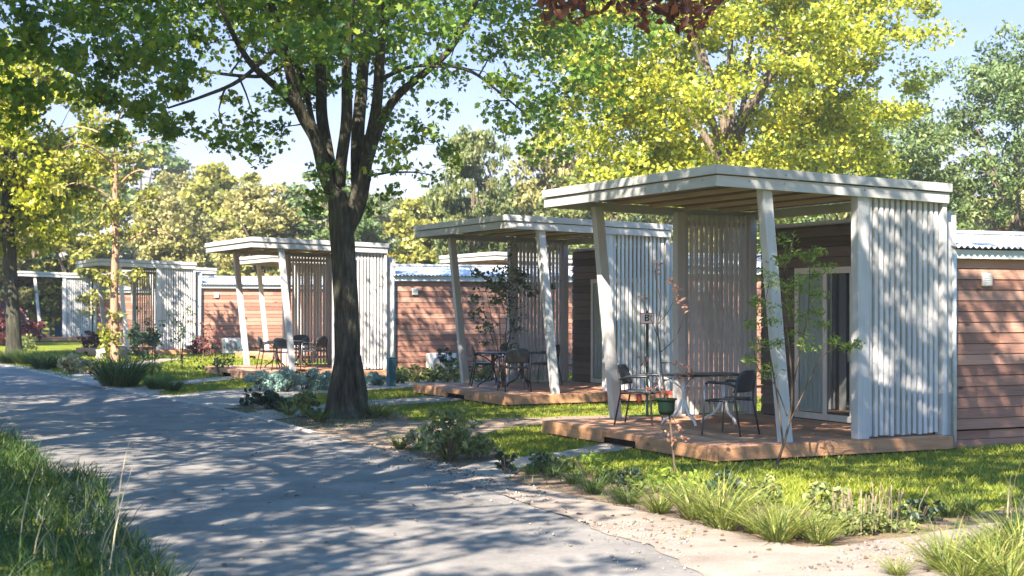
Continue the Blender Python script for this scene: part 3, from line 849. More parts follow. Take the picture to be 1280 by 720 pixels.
# folded blue loungers leaning at the farthest cabin
for k in range(2):
    t = thing('folded_lounger', ['blue folded lounger leaning on the farthest cabin screen, left one', 'blue folded lounger leaning on the farthest cabin screen, right one'][k], 'lounger', cab(5, 2.2 + .42 * k, 2.0, DZ), ROT, 'blue folded loungers')
    MB().prism((0, 0, 0.03), (0, .35, 1.25), .36, .06).build('sling', M['blue_fab'], t, bevel=.01)
    f = MB()
    for s in (-.2, .2): f.tube([(s, -.02, 0), (s, .36, 1.3)], .015, 6)
    f.build('frame', M['steel'], t)

# AC units
def make_ac(label, loc):
    t = thing('air_conditioner', label, 'air conditioner', loc, ROT, 'white outdoor air conditioners by the plank walls')
    MB().box(-.36, .36, -.15, .15, .05, .60).build('casing', M['ac_white'], t, bevel=.012)
    g = MB()
    g.lathe([(.19, 0), (.21, .004), (.21, .012), (.19, .016)], 28)
    for k in range(6):
        r = .03 + k * .03; g.lathe([(r, .004), (r + .006, .004), (r + .006, .012), (r, .012)], 24)
    for k in range(8):
        a = k * math.pi / 4; g.tube([(0, 0, .009), (.2 * math.cos(a), .2 * math.sin(a), .009)], .004, 4)
    g.xf(Matrix.Translation((-.08, -.151, .33)) @ Matrix.Rotation(R(90), 4, 'X'))
    g.build('fan_grille', M['grille'], t)
    for s in (-.27, .27): MB().box(s - .03, s + .03, -.17, .17, 0, .05).build('foot', M['grille'], t)
    return t
ac = make_ac('white outdoor air conditioner by the plank wall between the trunk and second cabin', cab(3, 4.87, -.12))
dup(ac, cab(4, 4.8, -.12), ROT, 'white outdoor air conditioner at the sunlit red wall left of the trunk')

# teal water butt at corner of cabin 3
t = thing('utility_pillar', 'slim teal utility box standing at the cabin corner right of the trunk', 'utility box', G(489, 483), ROT)
MB().box(-.085, .085, -.085, .085, 0, .62).build('housing', M['teal'], t, bevel=.012)
MB().box(-.095, .095, -.095, .095, .622, .66).build('lid', M['teal'], t, bevel=.012)

# red low bench before cabin 2's screen
p = G(799, 505)
t = thing('low_bench', 'low red plank bench seen behind the front deck under the sign', 'bench', p, .06)
MB().box(-.62, .62, -.14, .14, .19, .235).build('seat', M['red_paint'], t, bevel=.006)
for s in (-.5, 0, .5): MB().box(s - .03, s + .03, -.11, .11, 0, .188).build('leg', M['red_paint'], t, bevel=.004)

# sign on a post
Y = 21.9
sp = P(809, 398, Y)
t = thing('cabin_sign', 'white sign with red border and letter B on a dark green post', 'sign', (sp.x, sp.y, 0), -.06)
zc = sp.z
MB().box(-.02, .02, .012, .05, 0, zc + .11).build('post', M['post_green'], t, bevel=.004)
MB().box(-.105, .105, -.008, .010, zc - .082, zc + .082).build('plate', M['sign_red'], t, bevel=.003)
pl = MB().box(-.093, .093, -.0125, -.0085, zc - .070, zc + .070).build('panel', M['sign_white'], t)
def text(s, size, loc, parent, m):
    cu = bpy.data.curves.new('lettering', 'FONT'); cu.body = s; cu.size = size; cu.align_x = 'CENTER'; cu.align_y = 'CENTER'
    cu.extrude = .001; cu.offset = size * .022
    o = bpy.data.objects.new('tmp', cu); COL.objects.link(o)
    bpy.context.view_layer.update()
    me = bpy.data.meshes.new_from_object(o.evaluated_get(bpy.context.evaluated_depsgraph_get()))
    bpy.data.objects.remove(o)
    me.materials.clear(); me.materials.append(m)
    q = bpy.data.objects.new('lettering', me); COL.objects.link(q); q.parent = parent
    q.location = loc; q.rotation_euler = (R(90), 0, 0); return q
text('B', .135, (-.005, -.0135, zc + .004), t, M['ink'])
text('4', .055, (.058, -.0135, zc + .034), t, M['ink'])

# orange roofed house far right
t = thing('house', 'distant house with orange tiled gable at the far right edge', 'house', (19.2, 55.0, 0), .5)
MB().box(-2.2, 2.2, -2.5, 2.5, 0, 3.5).build('wall', M['plaster'], t)
mb = MB(); mb.v = [(-2.5, -2.8, 3.45), (2.5, -2.8, 3.45), (2.5, 2.8, 3.45), (-2.5, 2.8, 3.45), (0, -2.8, 5.1), (0, 2.8, 5.1)]
mb.f = [(0, 1, 4), (2, 3, 5), (1, 2, 5, 4), (3, 0, 4, 5), (0, 3, 2, 1)]
mb.build('roof', M['orange_tile'], t)
MB().box(-.5, .5, -2.56, -2.503, 1.0, 2.2).build('window', M['glass'], t)

# rock
def rock(name, loc, sx, sy, sz, label, seedv):
    mb = MB(); n, k = 14, 20
    for i in range(n + 1):
        th = math.pi * i / n
        for j in range(k):
            ph = 2 * math.pi * j / k
            d = Vector((math.sin(th) * math.cos(ph), math.sin(th) * math.sin(ph), math.cos(th)))
            r = 1 + .28 * mnoise.noise(d * 1.6 + Vector((seedv, 0, 0))) + .12 * mnoise.noise(d * 4 + Vector((0, seedv, 0)))
            mb.v.append((d.x * r * sx, d.y * r * sy, max(-.1, d.z * r * sz + sz * .45)))
    for i in range(n):
        for j in range(k):
            j2 = (j + 1) % k; mb.f.append((i * k + j, (i + 1) * k + j, (i + 1) * k + j2, i * k + j2))
    o = mb.build(name, M['rock'], smooth=True); o.location = loc
    return tag(o, label, 'rock')
rock('boulder', G(140, 449), .62, .4, .36, 'grey boulder on the grass in front of the sunlit far cabin', 3.)

# ================================================================== trees
def tree(name, label, loc, limbs, centers, radii, n, size, tmpl, leaf, bark, seed=1, up=.5, flat=.6, group=None, tw_r=.02, sag=.08, limb_n=10, twig=True, knob=0., cat='tree'):
    rng = np.random.default_rng(seed)
    t = thing(name, label, cat, loc, 0, group)
    grow(limbs, centers, rng, tw_r, t, M[bark], 'trunk', limb_n, twig, sag, knob)
    pts = cluster_pts(centers, radii, n, rng, flat)
    leaves('crown', pts, size, tmpl, M[leaf], t, up=up, rng=rng)
    return t

# ---- the big maple (coordinates relative to its foot)
YM = 24.3
base = P(435, 524, YM); base.z = 0
def ml(lst):
    return [P(u, v, YM + dy) - Vector((base.x, base.y, 0)) for u, v, dy in lst]
limbs = [
    (ml([(437, 532, 0), (436, 512, 0), (434, 470, 0), (433, 400, 0), (430, 330, 0), (427, 285, 0), (424, 262, 0), (419, 240, 0)]), [.52, .36, .27, .255, .25, .25, .235, .19]),
    (ml([(431, 292, 0), (440, 268, .02), (447, 245, .02), (455, 215, 0)]), [.16, .20, .19, .16]),
    (ml([(421, 250, 0), (408, 220, 0), (395, 175, -.2), (377, 140, -.4), (362, 90, -.7), (347, 35, -1), (332, -30, -1.3), (320, -120, -1.5)]), [.18, .17, .135, .12, .10, .085, .07, .04]),
    (ml([(382, 150, -.3), (370, 132, -.5), (335, 100, -1), (310, 75, -1.4), (285, 30, -1.8), (262, -30, -2.2)]), [.09, .085, .07, .06, .05, .03]),
    (ml([(416, 235, 0), (409, 190, .3), (402, 135, .5), (400, 75, .8), (395, 25, 1.1), (393, -40, 1.4), (390, -140, 1.6)]), [.15, .13, .12, .11, .09, .08, .04]),
    (ml([(424, 232, 0), (428, 190, -.2), (433, 140, -.3), (434, 75, -.4), (437, 10, -.5), (440, -90, -.6), (440, -200, -.7)]), [.13, .12, .115, .10, .09, .07, .04]),
    (ml([(447, 240, 0), (448, 195, .3), (451, 130, .5), (456, 75, .7), (463, 10, 1.0), (470, -100, 1.4)]), [.15, .145, .13, .12, .10, .05]),
    (ml([(455, 225, 0), (461, 180, -.2), (472, 125, -.4), (475, 75, -.6), (483, 5, -.9), (495, -100, -1.4)]), [.14, .12, .11, .10, .085, .05]),
    (ml([(459, 205, 0), (472, 165, .1), (495, 122, .1), (530, 92, 0), (560, 65, -.2), (583, 28, -.4), (610, -30, -.6)]), [.11, .10, .09, .075, .065, .05, .03]),
    (ml([(474, 100, -.5), (500, 88, -1), (525, 82, -1.4), (560, 84, -2)]), [.05, .042, .035, .02]),
    (ml([(400, 190, -.1), (370, 82, 1.0), (330, 95, 1.6), (275, 92, 2.2), (215, 80, 2.8)]), [.06, .055, .045, .035, .02]),
    (ml([(345, 60, -.9), (300, 100, -1.5), (255, 120, -2.0), (210, 135, -2.4)]), [.05, .04, .03, .018]),
    (ml([(545, 78, -.1), (590, 90, .3), (630, 120, .5), (665, 150, .6)]), [.045, .035, .025, .014]),
]
for k_ in range(7):
    a_ = .4 + k_ * .9; d_ = Vector((math.cos(a_), math.sin(a_), 0)); q_ = .75 + .25 * math.sin(k_ * 2.3)
    limbs.append(([Vector((0, 0, 1.0)) + d_ * .14, Vector((0, 0, .42)) + d_ * .24, Vector((0, 0, .13)) + d_ * .33 * q_, d_ * .52 * q_ + Vector((0, 0, -.08))], [.10, .11, .10, .05]))
limbs = [(p_, [r_ * .80 for r_ in q_]) for p_, q_ in limbs]
rng = np.random.default_rng(42)
cen = []
# main crown volume, cut away near the stems low down
def maple_ok(p):
    r = math.hypot(p[0], p[1])
    low = 5.6 if r < 2.0 else (5.6 - (r - 2.0) * .55)
    low = max(low, 4.15)
    return p[2] > low + .25 * mnoise.noise(Vector(p) * .9)
cen += crown_centers(300, (0, 0, 10.2), (5.2, 5.2, 3.2), rng, shell=.2, gap=.75, gscale=.6, seedv=4.0, fn=lambda p: p[2] > 7.2)
cen += crown_centers(190, (-.8, 5.2, 9.3), (4.6, 3.8, 3.0), rng, shell=.2, gap=.6, gscale=.6, seedv=14.0, fn=lambda p: p[2] > 6.5)
cen += crown_centers(460, (0, 0, 8.2), (5.6, 5.6, 5.0), rng, shell=.25, gap=.55, gscale=.55, seedv=2.0, fn=maple_ok)
# sprays hanging into the picture
spray = [(215, 120), (235, 150), (250, 165), (275, 150), (300, 178), (322, 188), (330, 205), (255, 100), (225, 80), (290, 120), (310, 140), (205, 150), (190, 120), (170, 100), (345, 175), (265, 185),
         (600, 130), (625, 150), (640, 165), (655, 180), (672, 195), (690, 170), (705, 150), (690, 120), (665, 130), (640, 110), (615, 95), (575, 110), (700, 190), (660, 150), (720, 110), (730, 80),
         (545, 130), (550, 160), (545, 190), (556, 205), (540, 215), (530, 170), (520, 150), (560, 185), (495, 185), (475, 215), (485, 240), (510, 180), (480, 150), (505, 205), (395, 215), (385, 245), (462, 262), (390, 262),
         (360, 150), (350, 120), (375, 100), (415, 110), (445, 100), (490, 110), (520, 110), (330, 60), (300, 40), (270, 60), (240, 40), (560, 40), (610, 40), (650, 60), (690, 50), (350, 30), (420, 40), (470, 50), (520, 40), (390, 60), (180, 60), (150, 80)]
for u, v in spray:
    p = P(u + rng.normal() * 5, v + rng.normal() * 5, YM + rng.uniform(-1.6, 1.6)) - Vector((base.x, base.y, 0)); cen.append(tuple(p))
rad = list(rng.uniform(.38, .72, len(cen) - len(spray))) + list(rng.uniform(.16, .34, len(spray)))
ctr = np.array(cen); rd = np.array(rad)
maple = thing('maple_tree', 'big shade tree with thick dark forked trunk beside the road', 'tree', base, 0)
grow(limbs, cen, rng, .016, maple, M['bark_dark'], 'trunk', 14, True, .06, .05)
nb = len(cen) - len(spray)
pts = np.concatenate([cluster_pts(cen[:nb], rad[:nb], 112, rng, .55), cluster_pts(cen[nb:], rad[nb:], 46, rng, .7)])
leaves('crown', pts, .09, T_MAPLE, M['leaf_maple'], maple, up=.5, rng=rng)

# ---- generic forked tree data
def fork_limbs(h_fork, h_top, r0, spread, n, rng, lean=(0, 0), flare=1.5):
    L = []
    f = Vector((lean[0], lean[1], h_fork))
    L.append(([Vector((0, 0, -.1)), Vector((lean[0] * .15, lean[1] * .15, h_fork * .15)), Vector((lean[0] * .6, lean[1] * .6, h_fork * .6)), f, f + Vector((0, 0, (h_top - h_fork) * .45)), f + Vector((0, 0, (h_top - h_fork) * .9))],
              [r0 * flare, r0 * 1.08, r0 * .95, r0 * .85, r0 * .45, r0 * .12]))
    for k in range(n):
        a = 2 * math.pi * k / n + rng.normal() * .3; s = spread * rng.uniform(.7, 1.05)
        z0 = h_fork * rng.uniform(.85, 1.05) + (h_top - h_fork) * rng.uniform(0, .3)
        b = Vector((lean[0], lean[1], z0)); e = z0 + (h_top - z0) * rng.uniform(.45, .85)
        d = Vector((math.cos(a), math.sin(a), 0))
        L.append(([b, b + d * s * .3 + Vector((0, 0, (e - z0) * .4)), b + d * s * .65 + Vector((0, 0, (e - z0) * .75)), b + d * s + Vector((0, 0, e - z0))],
                  [r0 * .5, r0 * .38, r0 * .25, r0 * .08]))
    return L

# ---- yellow tree behind the front cabin
rng = np.random.default_rng(5)
YB = 41.0
yb = Vector((6.0, YB, 0))
lim = fork_limbs(3.6, 12.0, .25, 2.8, 6, rng)
lim.append(([P(903, 225, YB) - yb, P(925, 165, YB) - yb, P(950, 110, YB - .5) - yb, P(985, 60, YB - 1) - yb], [.2, .16, .12, .05]))
lim.append(([P(890, 240, YB) - yb, P(868, 190, YB) - yb, P(850, 135, YB - .5) - yb, P(820, 80, YB - 1) - yb], [.2, .15, .11, .05]))
def yel_ok(p): return p[2] > 3.7 + .12 * max(0, 3.5 - abs(p[0] - .5)) + .5 * mnoise.noise(Vector(p) * .6)
cen = crown_centers(680, (.2, 0, 8.4), (5.7, 5.0, 5.0), rng, shell=.35, gap=.8, gscale=.45, seedv=8., fn=yel_ok)
tree('golden_tree', 'tall tree with bright yellow-green leaves right behind the front cabin roof', yb, lim, cen, rng.uniform(.35, .85, len(cen)), 140, .10, T_QUAD, 'leaf_yellow', 'bark_mid', 6, up=.6, tw_r=.03, knob=.1)

# ---- olive tree at the right edge
rng = np.random.default_rng(15)
lim = fork_limbs(3.0, 9.0, .2, 1.6, 7, rng)
cen = crown_centers(480, (0, 0, 6.3), (4.3, 4.0, 5.0), rng, shell=.45, gap=.75, gscale=.5, seedv=18.)
olive = tree('poplar_tree', 'tall greyish olive-green tree at the right edge behind the yellow tree', (17.6, 52, 0), lim, cen, rng.uniform(.4, .8, len(cen)), 84, .165, T_OVAL, 'leaf_olive', 'bark_mid', 16, up=.2, tw_r=.03)
dup(olive, (12.6, 58, -.6), 2.2, 'olive-green tree partly hidden between the yellow tree and the right edge', scale=.95)

# ---- left: yellow-green tree with dark trunk, slim tan trunk tree
rng = np.random.default_rng(25)
pb = Vector((-16.65, 50, 0))
lim = fork_limbs(5.2, 10.5, .23, 3.2, 6, rng, lean=(-.25, 0))
cen = crown_centers(380, (-.6, 0, 7.0), (3.5, 3.5, 4.0), rng, shell=.3, gap=.75, gscale=.55, seedv=28., zmin=3.1)
tree('lime_tree', 'yellow-green tree with dark leaning trunk at the far left by the road', pb, lim, cen, rng.uniform(.35, .8, len(cen)), 84, .135, T_QUAD, 'leaf_lime', 'bark_dark', 26, tw_r=.025, knob=.08)
rng = np.random.default_rng(35)
pb = Vector((-12.75, 48, 0))
lim = [([Vector((0, 0, -.1)), Vector((.0, 0, .5)), Vector((-.03, 0, 2.2)), Vector((.02, 0, 4.2)), Vector((.0, 0, 6.4)), Vector((.1, 0, 8.0))], [.19, .15, .125, .11, .075, .02])]
for k in range(11):
    z = 3.6 + k * .38; a = k * 2.4; s = 1.5 + .7 * rng.random()
    d = Vector((math.cos(a), math.sin(a), 0)); b = Vector((0, 0, z))
    lim.append(([b, b + d * s * .4 + Vector((0, 0, .45)), b + d * s * .8 + Vector((0, 0, .6)), b + d * s * 1.1 + Vector((0, 0, .4))], [.04, .03, .02, .008]))
cen = crown_centers(64, (0, 0, 5.6), (1.9, 1.9, 2.4), rng, shell=.2, gap=.8, gscale=.8, seedv=38., zmin=3.2)
cen += [(-.4, -.2, 2.75), (.35, -.3, 2.7), (.7, 0, 2.85), (-.2, -.3, 2.55), (.1, -.3, 1.5), (-.15, -.3, 1.0), (.1, -.35, .75)]
tree('birch_tree', 'slim tree with tan trunk in front of the sunlit far cabin', pb, lim, cen, rng.uniform(.25, .5, len(cen)), 40, .11, T_QUAD, 'leaf_wood_a', 'bark_tan', 36, tw_r=.012, knob=.03)

# ---- leafy tree whose crown fills the top left corner, trunk outside the frame
rng = np.random.default_rng(45)
lim = fork_limbs(4.5, 12.5, .32, 4.8, 7, rng)
def tl_ok(p): return p[2] > 4.5 - .22 * abs(p[0]) + .3 * mnoise.noise(Vector(p) * .8)
cen = crown_centers(330, (.2, 0, 8.3), (5.4, 5.2, 4.4), rng, shell=.3, gap=.62, gscale=.5, seedv=48., fn=tl_ok)
for u_, v_ in [(10, 20), (40, 45), (75, 20), (110, 50), (140, 25), (30, 80), (70, 85), (105, 95), (140, 90), (165, 110), (185, 80), (205, 120), (20, 110), (150, 130), (175, 145), (200, 150), (215, 60), (180, 30), (125, 125), (95, 130), (60, 118), (220, 95), (165, 60), (15, 60), (90, 60), (195, 175), (160, 165)]:
    for q_ in range(1):
        cen.append(tuple(P(u_ + rng.normal() * 9, v_ + rng.normal() * 9, 20.5 + rng.uniform(-1.5, 1.5)) - Vector((-10.2, 20.5, 0))))
rads_ = np.concatenate([rng.uniform(.4, .85, len(cen) - 27), rng.uniform(.22, .42, 27)])
shade = tree('broadleaf_tree', 'dark green leafy tree whose branches fill the top left corner', (-10.2, 20.5, 0), lim, cen, rads_, 88, .10, T_MAPLE, 'leaf_maple', 'bark_dark', 46, tw_r=.022)
# roadside trees outside the frame that throw the dappled shade
rng = np.random.default_rng(47)
lim = fork_limbs(5.0, 13.0, .32, 4.6, 7, rng)
cen = crown_centers(420, (0, 0, 9.4), (4.9, 4.9, 4.0), rng, shell=.15, gap=.62, gscale=.75, seedv=51., zmin=5.5)
sh2 = tree('roadside_tree', 'broadleaf tree on the near verge opposite the thick trunk, outside the frame', (-8.3, 14.6, 0), lim, cen, rng.uniform(.35, .8, len(cen)), 56, .18, T_OVAL, 'leaf_maple', 'bark_dark', 48, tw_r=.022, limb_n=7)
dup(sh2, (-27.2, 61.5, 0), .7, 'broadleaf tree by the far road bend left of the farthest cabin, outside the frame')
dup(sh2, (-17.8, 31.0, 0), 2.6, 'broadleaf tree on the near verge opposite the third cabin, outside the frame')
dup(sh2, (-13.6, 25.0, 0), 5.6, 'broadleaf tree on the near verge second from the corner tree, outside the frame')
rng = np.random.default_rng(49)
lim = fork_limbs(5.0, 12.0, .30, 4.2, 7, rng)
lim.append(([Vector((0, 0, 5.2)), Vector((1.5, .5, 7.6)), Vector((3.4, 1.0, 9.0)), Vector((5.6, 1.6, 9.8))], [.16, .13, .09, .03]))
cen = crown_centers(520, (3.9, 1.2, 9.8), (5.6, 4.0, 2.2), rng, shell=.05, gap=.56, gscale=1.05, seedv=71., zmin=7.0)
cen += crown_centers(120, (-.6, 0, 9.6), (3.4, 3.4, 2.4), rng, shell=.1, gap=.6, gscale=1.0, seedv=75., zmin=6.0)
tree('roadside_tree', 'wide leaning broadleaf tree on the near verge, outside the frame, dappling the front cabin', (-4.5, 8.4, 0), lim, cen, rng.uniform(.25, .55, len(cen)), 34, .15, T_OVAL, 'leaf_maple', 'bark_dark', 50, tw_r=.02, limb_n=7)
rng = np.random.default_rng(52)
lim = fork_limbs(5.0, 12.0, .30, 4.2, 7, rng)
cen = crown_centers(480, (0, 0, 9.4), (5.0, 4.4, 2.8), rng, shell=.1, gap=.5, gscale=.95, seedv=81., zmin=6.2)
sh3 = tree('roadside_tree', 'open-crowned broadleaf tree just right of the viewer, outside the frame, shading the right lawn', (4.2, 5.7, 0), lim, cen, rng.uniform(.28, .6, len(cen)), 36, .16, T_OVAL, 'leaf_maple', 'bark_dark', 53, tw_r=.022, limb_n=7)

rng = np.random.default_rng(57)
cen = crown_centers(210, (0, 0, 9.4), (5.4, 4.6, 2.2), rng, shell=.1, gap=.36, gscale=.62, seedv=91., zmin=6.2)
sh4 = tree('roadside_tree', 'gappy broadleaf tree on the near verge beside the viewer, outside the left of the frame', (-7.6, 4.8, 0), lim, cen, rng.uniform(.35, .7, len(cen)), 46, .16, T_OVAL, 'leaf_maple', 'bark_dark', 58, tw_r=.022, limb_n=7)
dup(sh4, (-6.8, -.8, 0), 1.2, 'gappy broadleaf tree behind the viewer on the left, outside the frame')

# ---- copper leaved tree right of the frame, its long branches hang in at the top
rng = np.random.default_rng(55)
cb = Vector((8.6, 13.5, 0))
lim = fork_limbs(4.2, 11, .3, 3.2, 6, rng)
br = []
for (u, v, Yc) in [(690, 5, 13.6), (705, -2, 13.4), (722, 8, 13.7), (790, 2, 13.8), (810, 10, 13.5), (850, 8, 13.6), (866, 18, 13.4), (880, 8, 13.7), (835, -6, 13.6), (760, -12, 13.5)]:
    br.append(tuple(P(u, v, Yc) - cb))
lim.append(([Vector((0, 0, 4.6)), Vector((-2.2, .2, 5.7)), Vector((-4.6, .2, 5.75)), Vector((-6.6, .1, 5.3)), Vector((-8.1, .1, 4.9))], [.12, .09, .065, .04, .012]))
cen = crown_centers(150, (0, 0, 8), (4.0, 3.8, 3.6), rng, shell=.3, gap=.6, gscale=.5, seedv=58., fn=lambda p: p[0] > -3.0)
rr_ = list(rng.uniform(.4, .8, len(cen))) + [.17] * len(br)
t = thing('copper_tree', 'copper-leaved tree whose reddish-brown twigs hang in at the top of the picture', 'tree', cb, 0)
grow(lim, cen + br, rng, .02, t, M['bark_mid'], 'trunk', 10, True, .05)
pts = np.concatenate([cluster_pts(cen, rr_, 46, rng, .6), cluster_pts(br, [.19] * len(br), 46, rng, 1.1)])
leaves('crown', pts, .10, T_OVAL, M['leaf_copper'], t, up=-.2, rng=rng)

# ---- the wood behind the cabins
protos = []
spec = [('leaf_wood_a', (2.6, 2.6, 3.7), 4.2, 150, .36), ('leaf_wood_b', (2.9, 2.8, 4.2), 4.7, 170, .34), ('leaf_wood_c', (2.3, 2.3, 4.0), 4.5, 150, .33), ('leaf_olive', (2.7, 2.6, 3.9), 4.4, 160, .32)]
desc = ['yellow-green bushy tree', 'grey-green rounded tree', 'pale straw-green loose tree', 'dark olive tree']
for k, (lf, rd_, zc_, nc, sz) in enumerate(spec):
    rng = np.random.default_rng(60 + k)
    lim = fork_limbs(2.2, zc_ + rd_[2] * .95, .2, 1.7, 5, rng)
    cen = crown_centers(nc, (0, 0, zc_), rd_, rng, shell=.5, gap=.8, gscale=.6, seedv=60. + 3 * k, zmin=.3)
    protos.append(tree('woodland_tree', 'x', (0, 0, 0), lim, cen, rng.uniform(.35, .8, len(cen)), 110, sz * .56, T_QUAD, lf, 'bark_mid', 70 + k, up=.3, tw_r=.03, limb_n=6))
used = [False] * 4
rows = []
prng = random.Random(3)
# (X, Y, height scale)
for i in range(15): rows.append((-30 + i * 4.3 + prng.uniform(-1, 1), 72 + prng.uniform(-3, 5), prng.uniform(.72, 1.0), 'front'))
for i in range(17): rows.append((-46 + i * 5.6 + prng.uniform(-1.5, 1.5), 92 + prng.uniform(-4, 6), prng.uniform(1.0, 1.35), 'middle'))
for i in range(15): rows.append((-62 + i * 8.5 + prng.uniform(-2, 2), 118 + prng.uniform(-5, 8), prng.uniform(1.25, 1.7), 'rear'))
cnt = {}
ordn = ['first', 'second', 'third', 'fourth', 'fifth', 'sixth', 'seventh', 'eighth', 'ninth', 'tenth', 'eleventh', 'twelfth', 'thirteenth', 'fourteenth', 'fifteenth', 'sixteenth', 'seventeenth']
for i, (x, y, s, row) in enumerate(rows):
    k = prng.choice([0, 0, 1, 2, 2, 3]) if row != 'rear' else prng.choice([1, 2, 3])
    key = (k, row); cnt[key] = cnt.get(key, 0) + 1
    lab = '%s, %s of its kind from the left in the %s row' % (desc[k], ordn[cnt[key] - 1], row)
    sc3 = (s * prng.uniform(.9, 1.25), s * prng.uniform(.9, 1.2), s)
    if not used[k]:
        o = protos[k]; o.location = (x, y, 0); o.rotation_euler = (0, 0, prng.uniform(0, 6)); o.scale = sc3; o['label'] = lab; o['group'] = 'trees of the wood behind the cabins'; used[k] = True
    else: dup(protos[k], (x, y, 0), prng.uniform(0, 6), lab, 'trees of the wood behind the cabins', sc3)
far = dup(protos[1], P(590, 300, 66) * 1, 1.0, 'slender tree rising above the wood left of the second pergola roof', 'trees of the wood behind the cabins', (.62, .62, 1.12)); far.location.z = 0
far = dup(protos[2], P(690, 300, 70) * 1, 2.0, 'pale slender tree rising above the second pergola roof', 'trees of the wood behind the cabins', (.8, .8, 1.2)); far.location.z = 0
# hedge bushes at the left end
for k, (u, v, sx, sz_, lab) in enumerate([(8, 432, 1.5, 1.25, 'dark red-leaved bush at the left edge beyond the first trunk'), (-12, 428, 1.7, 1.5, 'dark red hedge bush cut by the left picture edge')]):
    rng = np.random.default_rng(90 + k)
    cen = crown_centers(50, (0, 0, sz_ * .6), (sx, sx, sz_ * .75), rng, shell=.3, zmin=.1)
    tree('hedge_bush', lab, G(u, v), [([Vector((0, 0, -.05)), Vector((0, 0, sz_ * .6))], [.05, .02])], cen, rng.uniform(.25, .4, len(cen)), 30, .16, T_QUAD, 'leaf_red', 'stem', 91 + k, tw_r=.015, limb_n=5, cat='bush')

# ================================================================== saplings and shrubs
def sapling(name, label, loc, stems, clusters, rads, n, size, tmpl, leaf, seed, bark='stem', up=.3, cat='sapling', tw=.006):
    rng = np.random.default_rng(seed)
    t = thing(name, label, cat, loc, 0)
    grow(stems, clusters, rng, tw, t, M[bark], 'trunk', 6, True, .06)
    leaves('crown', cluster_pts(clusters, rads, n, rng, .6), size, tmpl, M[leaf], t, up=up, rng=rng)
    return t
def rel(b, Y, lst): return [P(u, v, Y + (d[0] if d else 0)) - b for u, v, *d in lst]
# multi-stem sapling before the front deck
b = G(968, 586); Ys = b.y
st = [(rel(b, Ys, [(968, 588), (974, 572), (985, 535), (990, 490), (986, 430), (980, 380), (985, 330), (992, 295)]), [.022, .018, .014, .012, .010, .008, .006, .004]),
      (rel(b, Ys, [(979, 555), (972, 500), (962, 440), (955, 395), (962, 350)]), [.012, .010, .008, .006, .004]),
      (rel(b, Ys, [(986, 530), (1005, 490), (1022, 455), (1035, 440), (1060, 432)]), [.010, .009, .007, .005, .003]),
      (rel(b, Ys, [(988, 500), (1000, 440), (1010, 390), (1012, 340), (1015, 305)]), [.010, .009, .007, .005, .003]),
      (rel(b, Ys, [(984, 520), (968, 480), (948, 462), (940, 420)]), [.008, .007, .005, .003])]
cl = rel(b, Ys, [(985, 300, .0), (992, 318, .1), (975, 325, -.1), (1010, 322, .1), (1022, 315, .1), (960, 345, .1), (972, 355, -.1), (945, 375), (955, 385, .2), (940, 405), (965, 400, .1), (990, 360, .1), (1000, 350, -.1), (1018, 345, .1), (1030, 335),
                 (950, 430, -.1), (938, 450), (970, 430, .2), (1000, 395, .1), (1020, 390), (1028, 405, .1), (1042, 425), (1058, 434), (1070, 430), (1010, 430, -.2), (995, 415, .2), (1025, 370), (985, 380, .15), (960, 465, .1), (1012, 362)])
rng = np.random.default_rng(101)
sapling('young_maple', 'multi-stemmed sapling with light green leaves in front of the front deck', b, st, [tuple(p) for p in cl], rng.uniform(.09, .18, len(cl)), 58, .07, T_NARROW, 'leaf_sap', 101, up=.2)
# thin sapling with pinkish leaves left of the table
b = G(845, 601); Ys = b.y
st = [(rel(b, Ys, [(845, 603), (842, 570), (838, 530), (833, 500), (828, 470), (824, 430), (822, 405), (826, 380), (820, 350), (818, 325)]), [.014, .013, .012, .011, .010, .009, .008, .006, .005, .003]),
      (rel(b, Ys, [(824, 425), (812, 395), (802, 372)]), [.006, .005, .003]),
      (rel(b, Ys, [(826, 440), (842, 425), (852, 405), (856, 388)]), [.006, .005, .004, .003]),
      (rel(b, Ys, [(823, 405), (838, 385), (846, 360)]), [.006, .004, .003]),
      (rel(b, Ys, [(832, 495), (815, 478), (802, 462)]), [.006, .004, .003])]
cl = rel(b, Ys, [(806, 455), (812, 468), (820, 478), (800, 448), (826, 486), (812, 485), (856, 460), (850, 472), (846, 455), (862, 468), (845, 360), (850, 372), (838, 350), (855, 385), (806, 372), (815, 340), (822, 330), (830, 540), (848, 535), (855, 548), (840, 552)])
rng = np.random.default_rng(111)
sapling('bare_sapling', 'thin nearly bare sapling with pinkish leaves left of the white-legged table', b, st, [tuple(p) for p in cl], rng.uniform(.05, .10, len(cl)), 9, .045, T_OVAL, 'leaf_pink', 111)
# green mesh guard tied round it
gp = P(833, 509, Ys - .0)
t = thing('tree_guard', 'dark green mesh guard tied round the thin pinkish sapling', 'tree guard', gp)
m_ = MB().lathe([(.07, -.075), (.086, -.03), (.09, .05), (.098, .085)], 20); m_.f = m_.f[:-2]
o = m_.build('mesh_cup', M['green_pot'], t, smooth=True); md = o.modifiers.new('thick', 'SOLIDIFY'); md.thickness = .008
MB().lathe([(.100, .078), (.113, .078), (.113, .092), (.100, .092)], 20).build('rim', M['green_pot'], t)
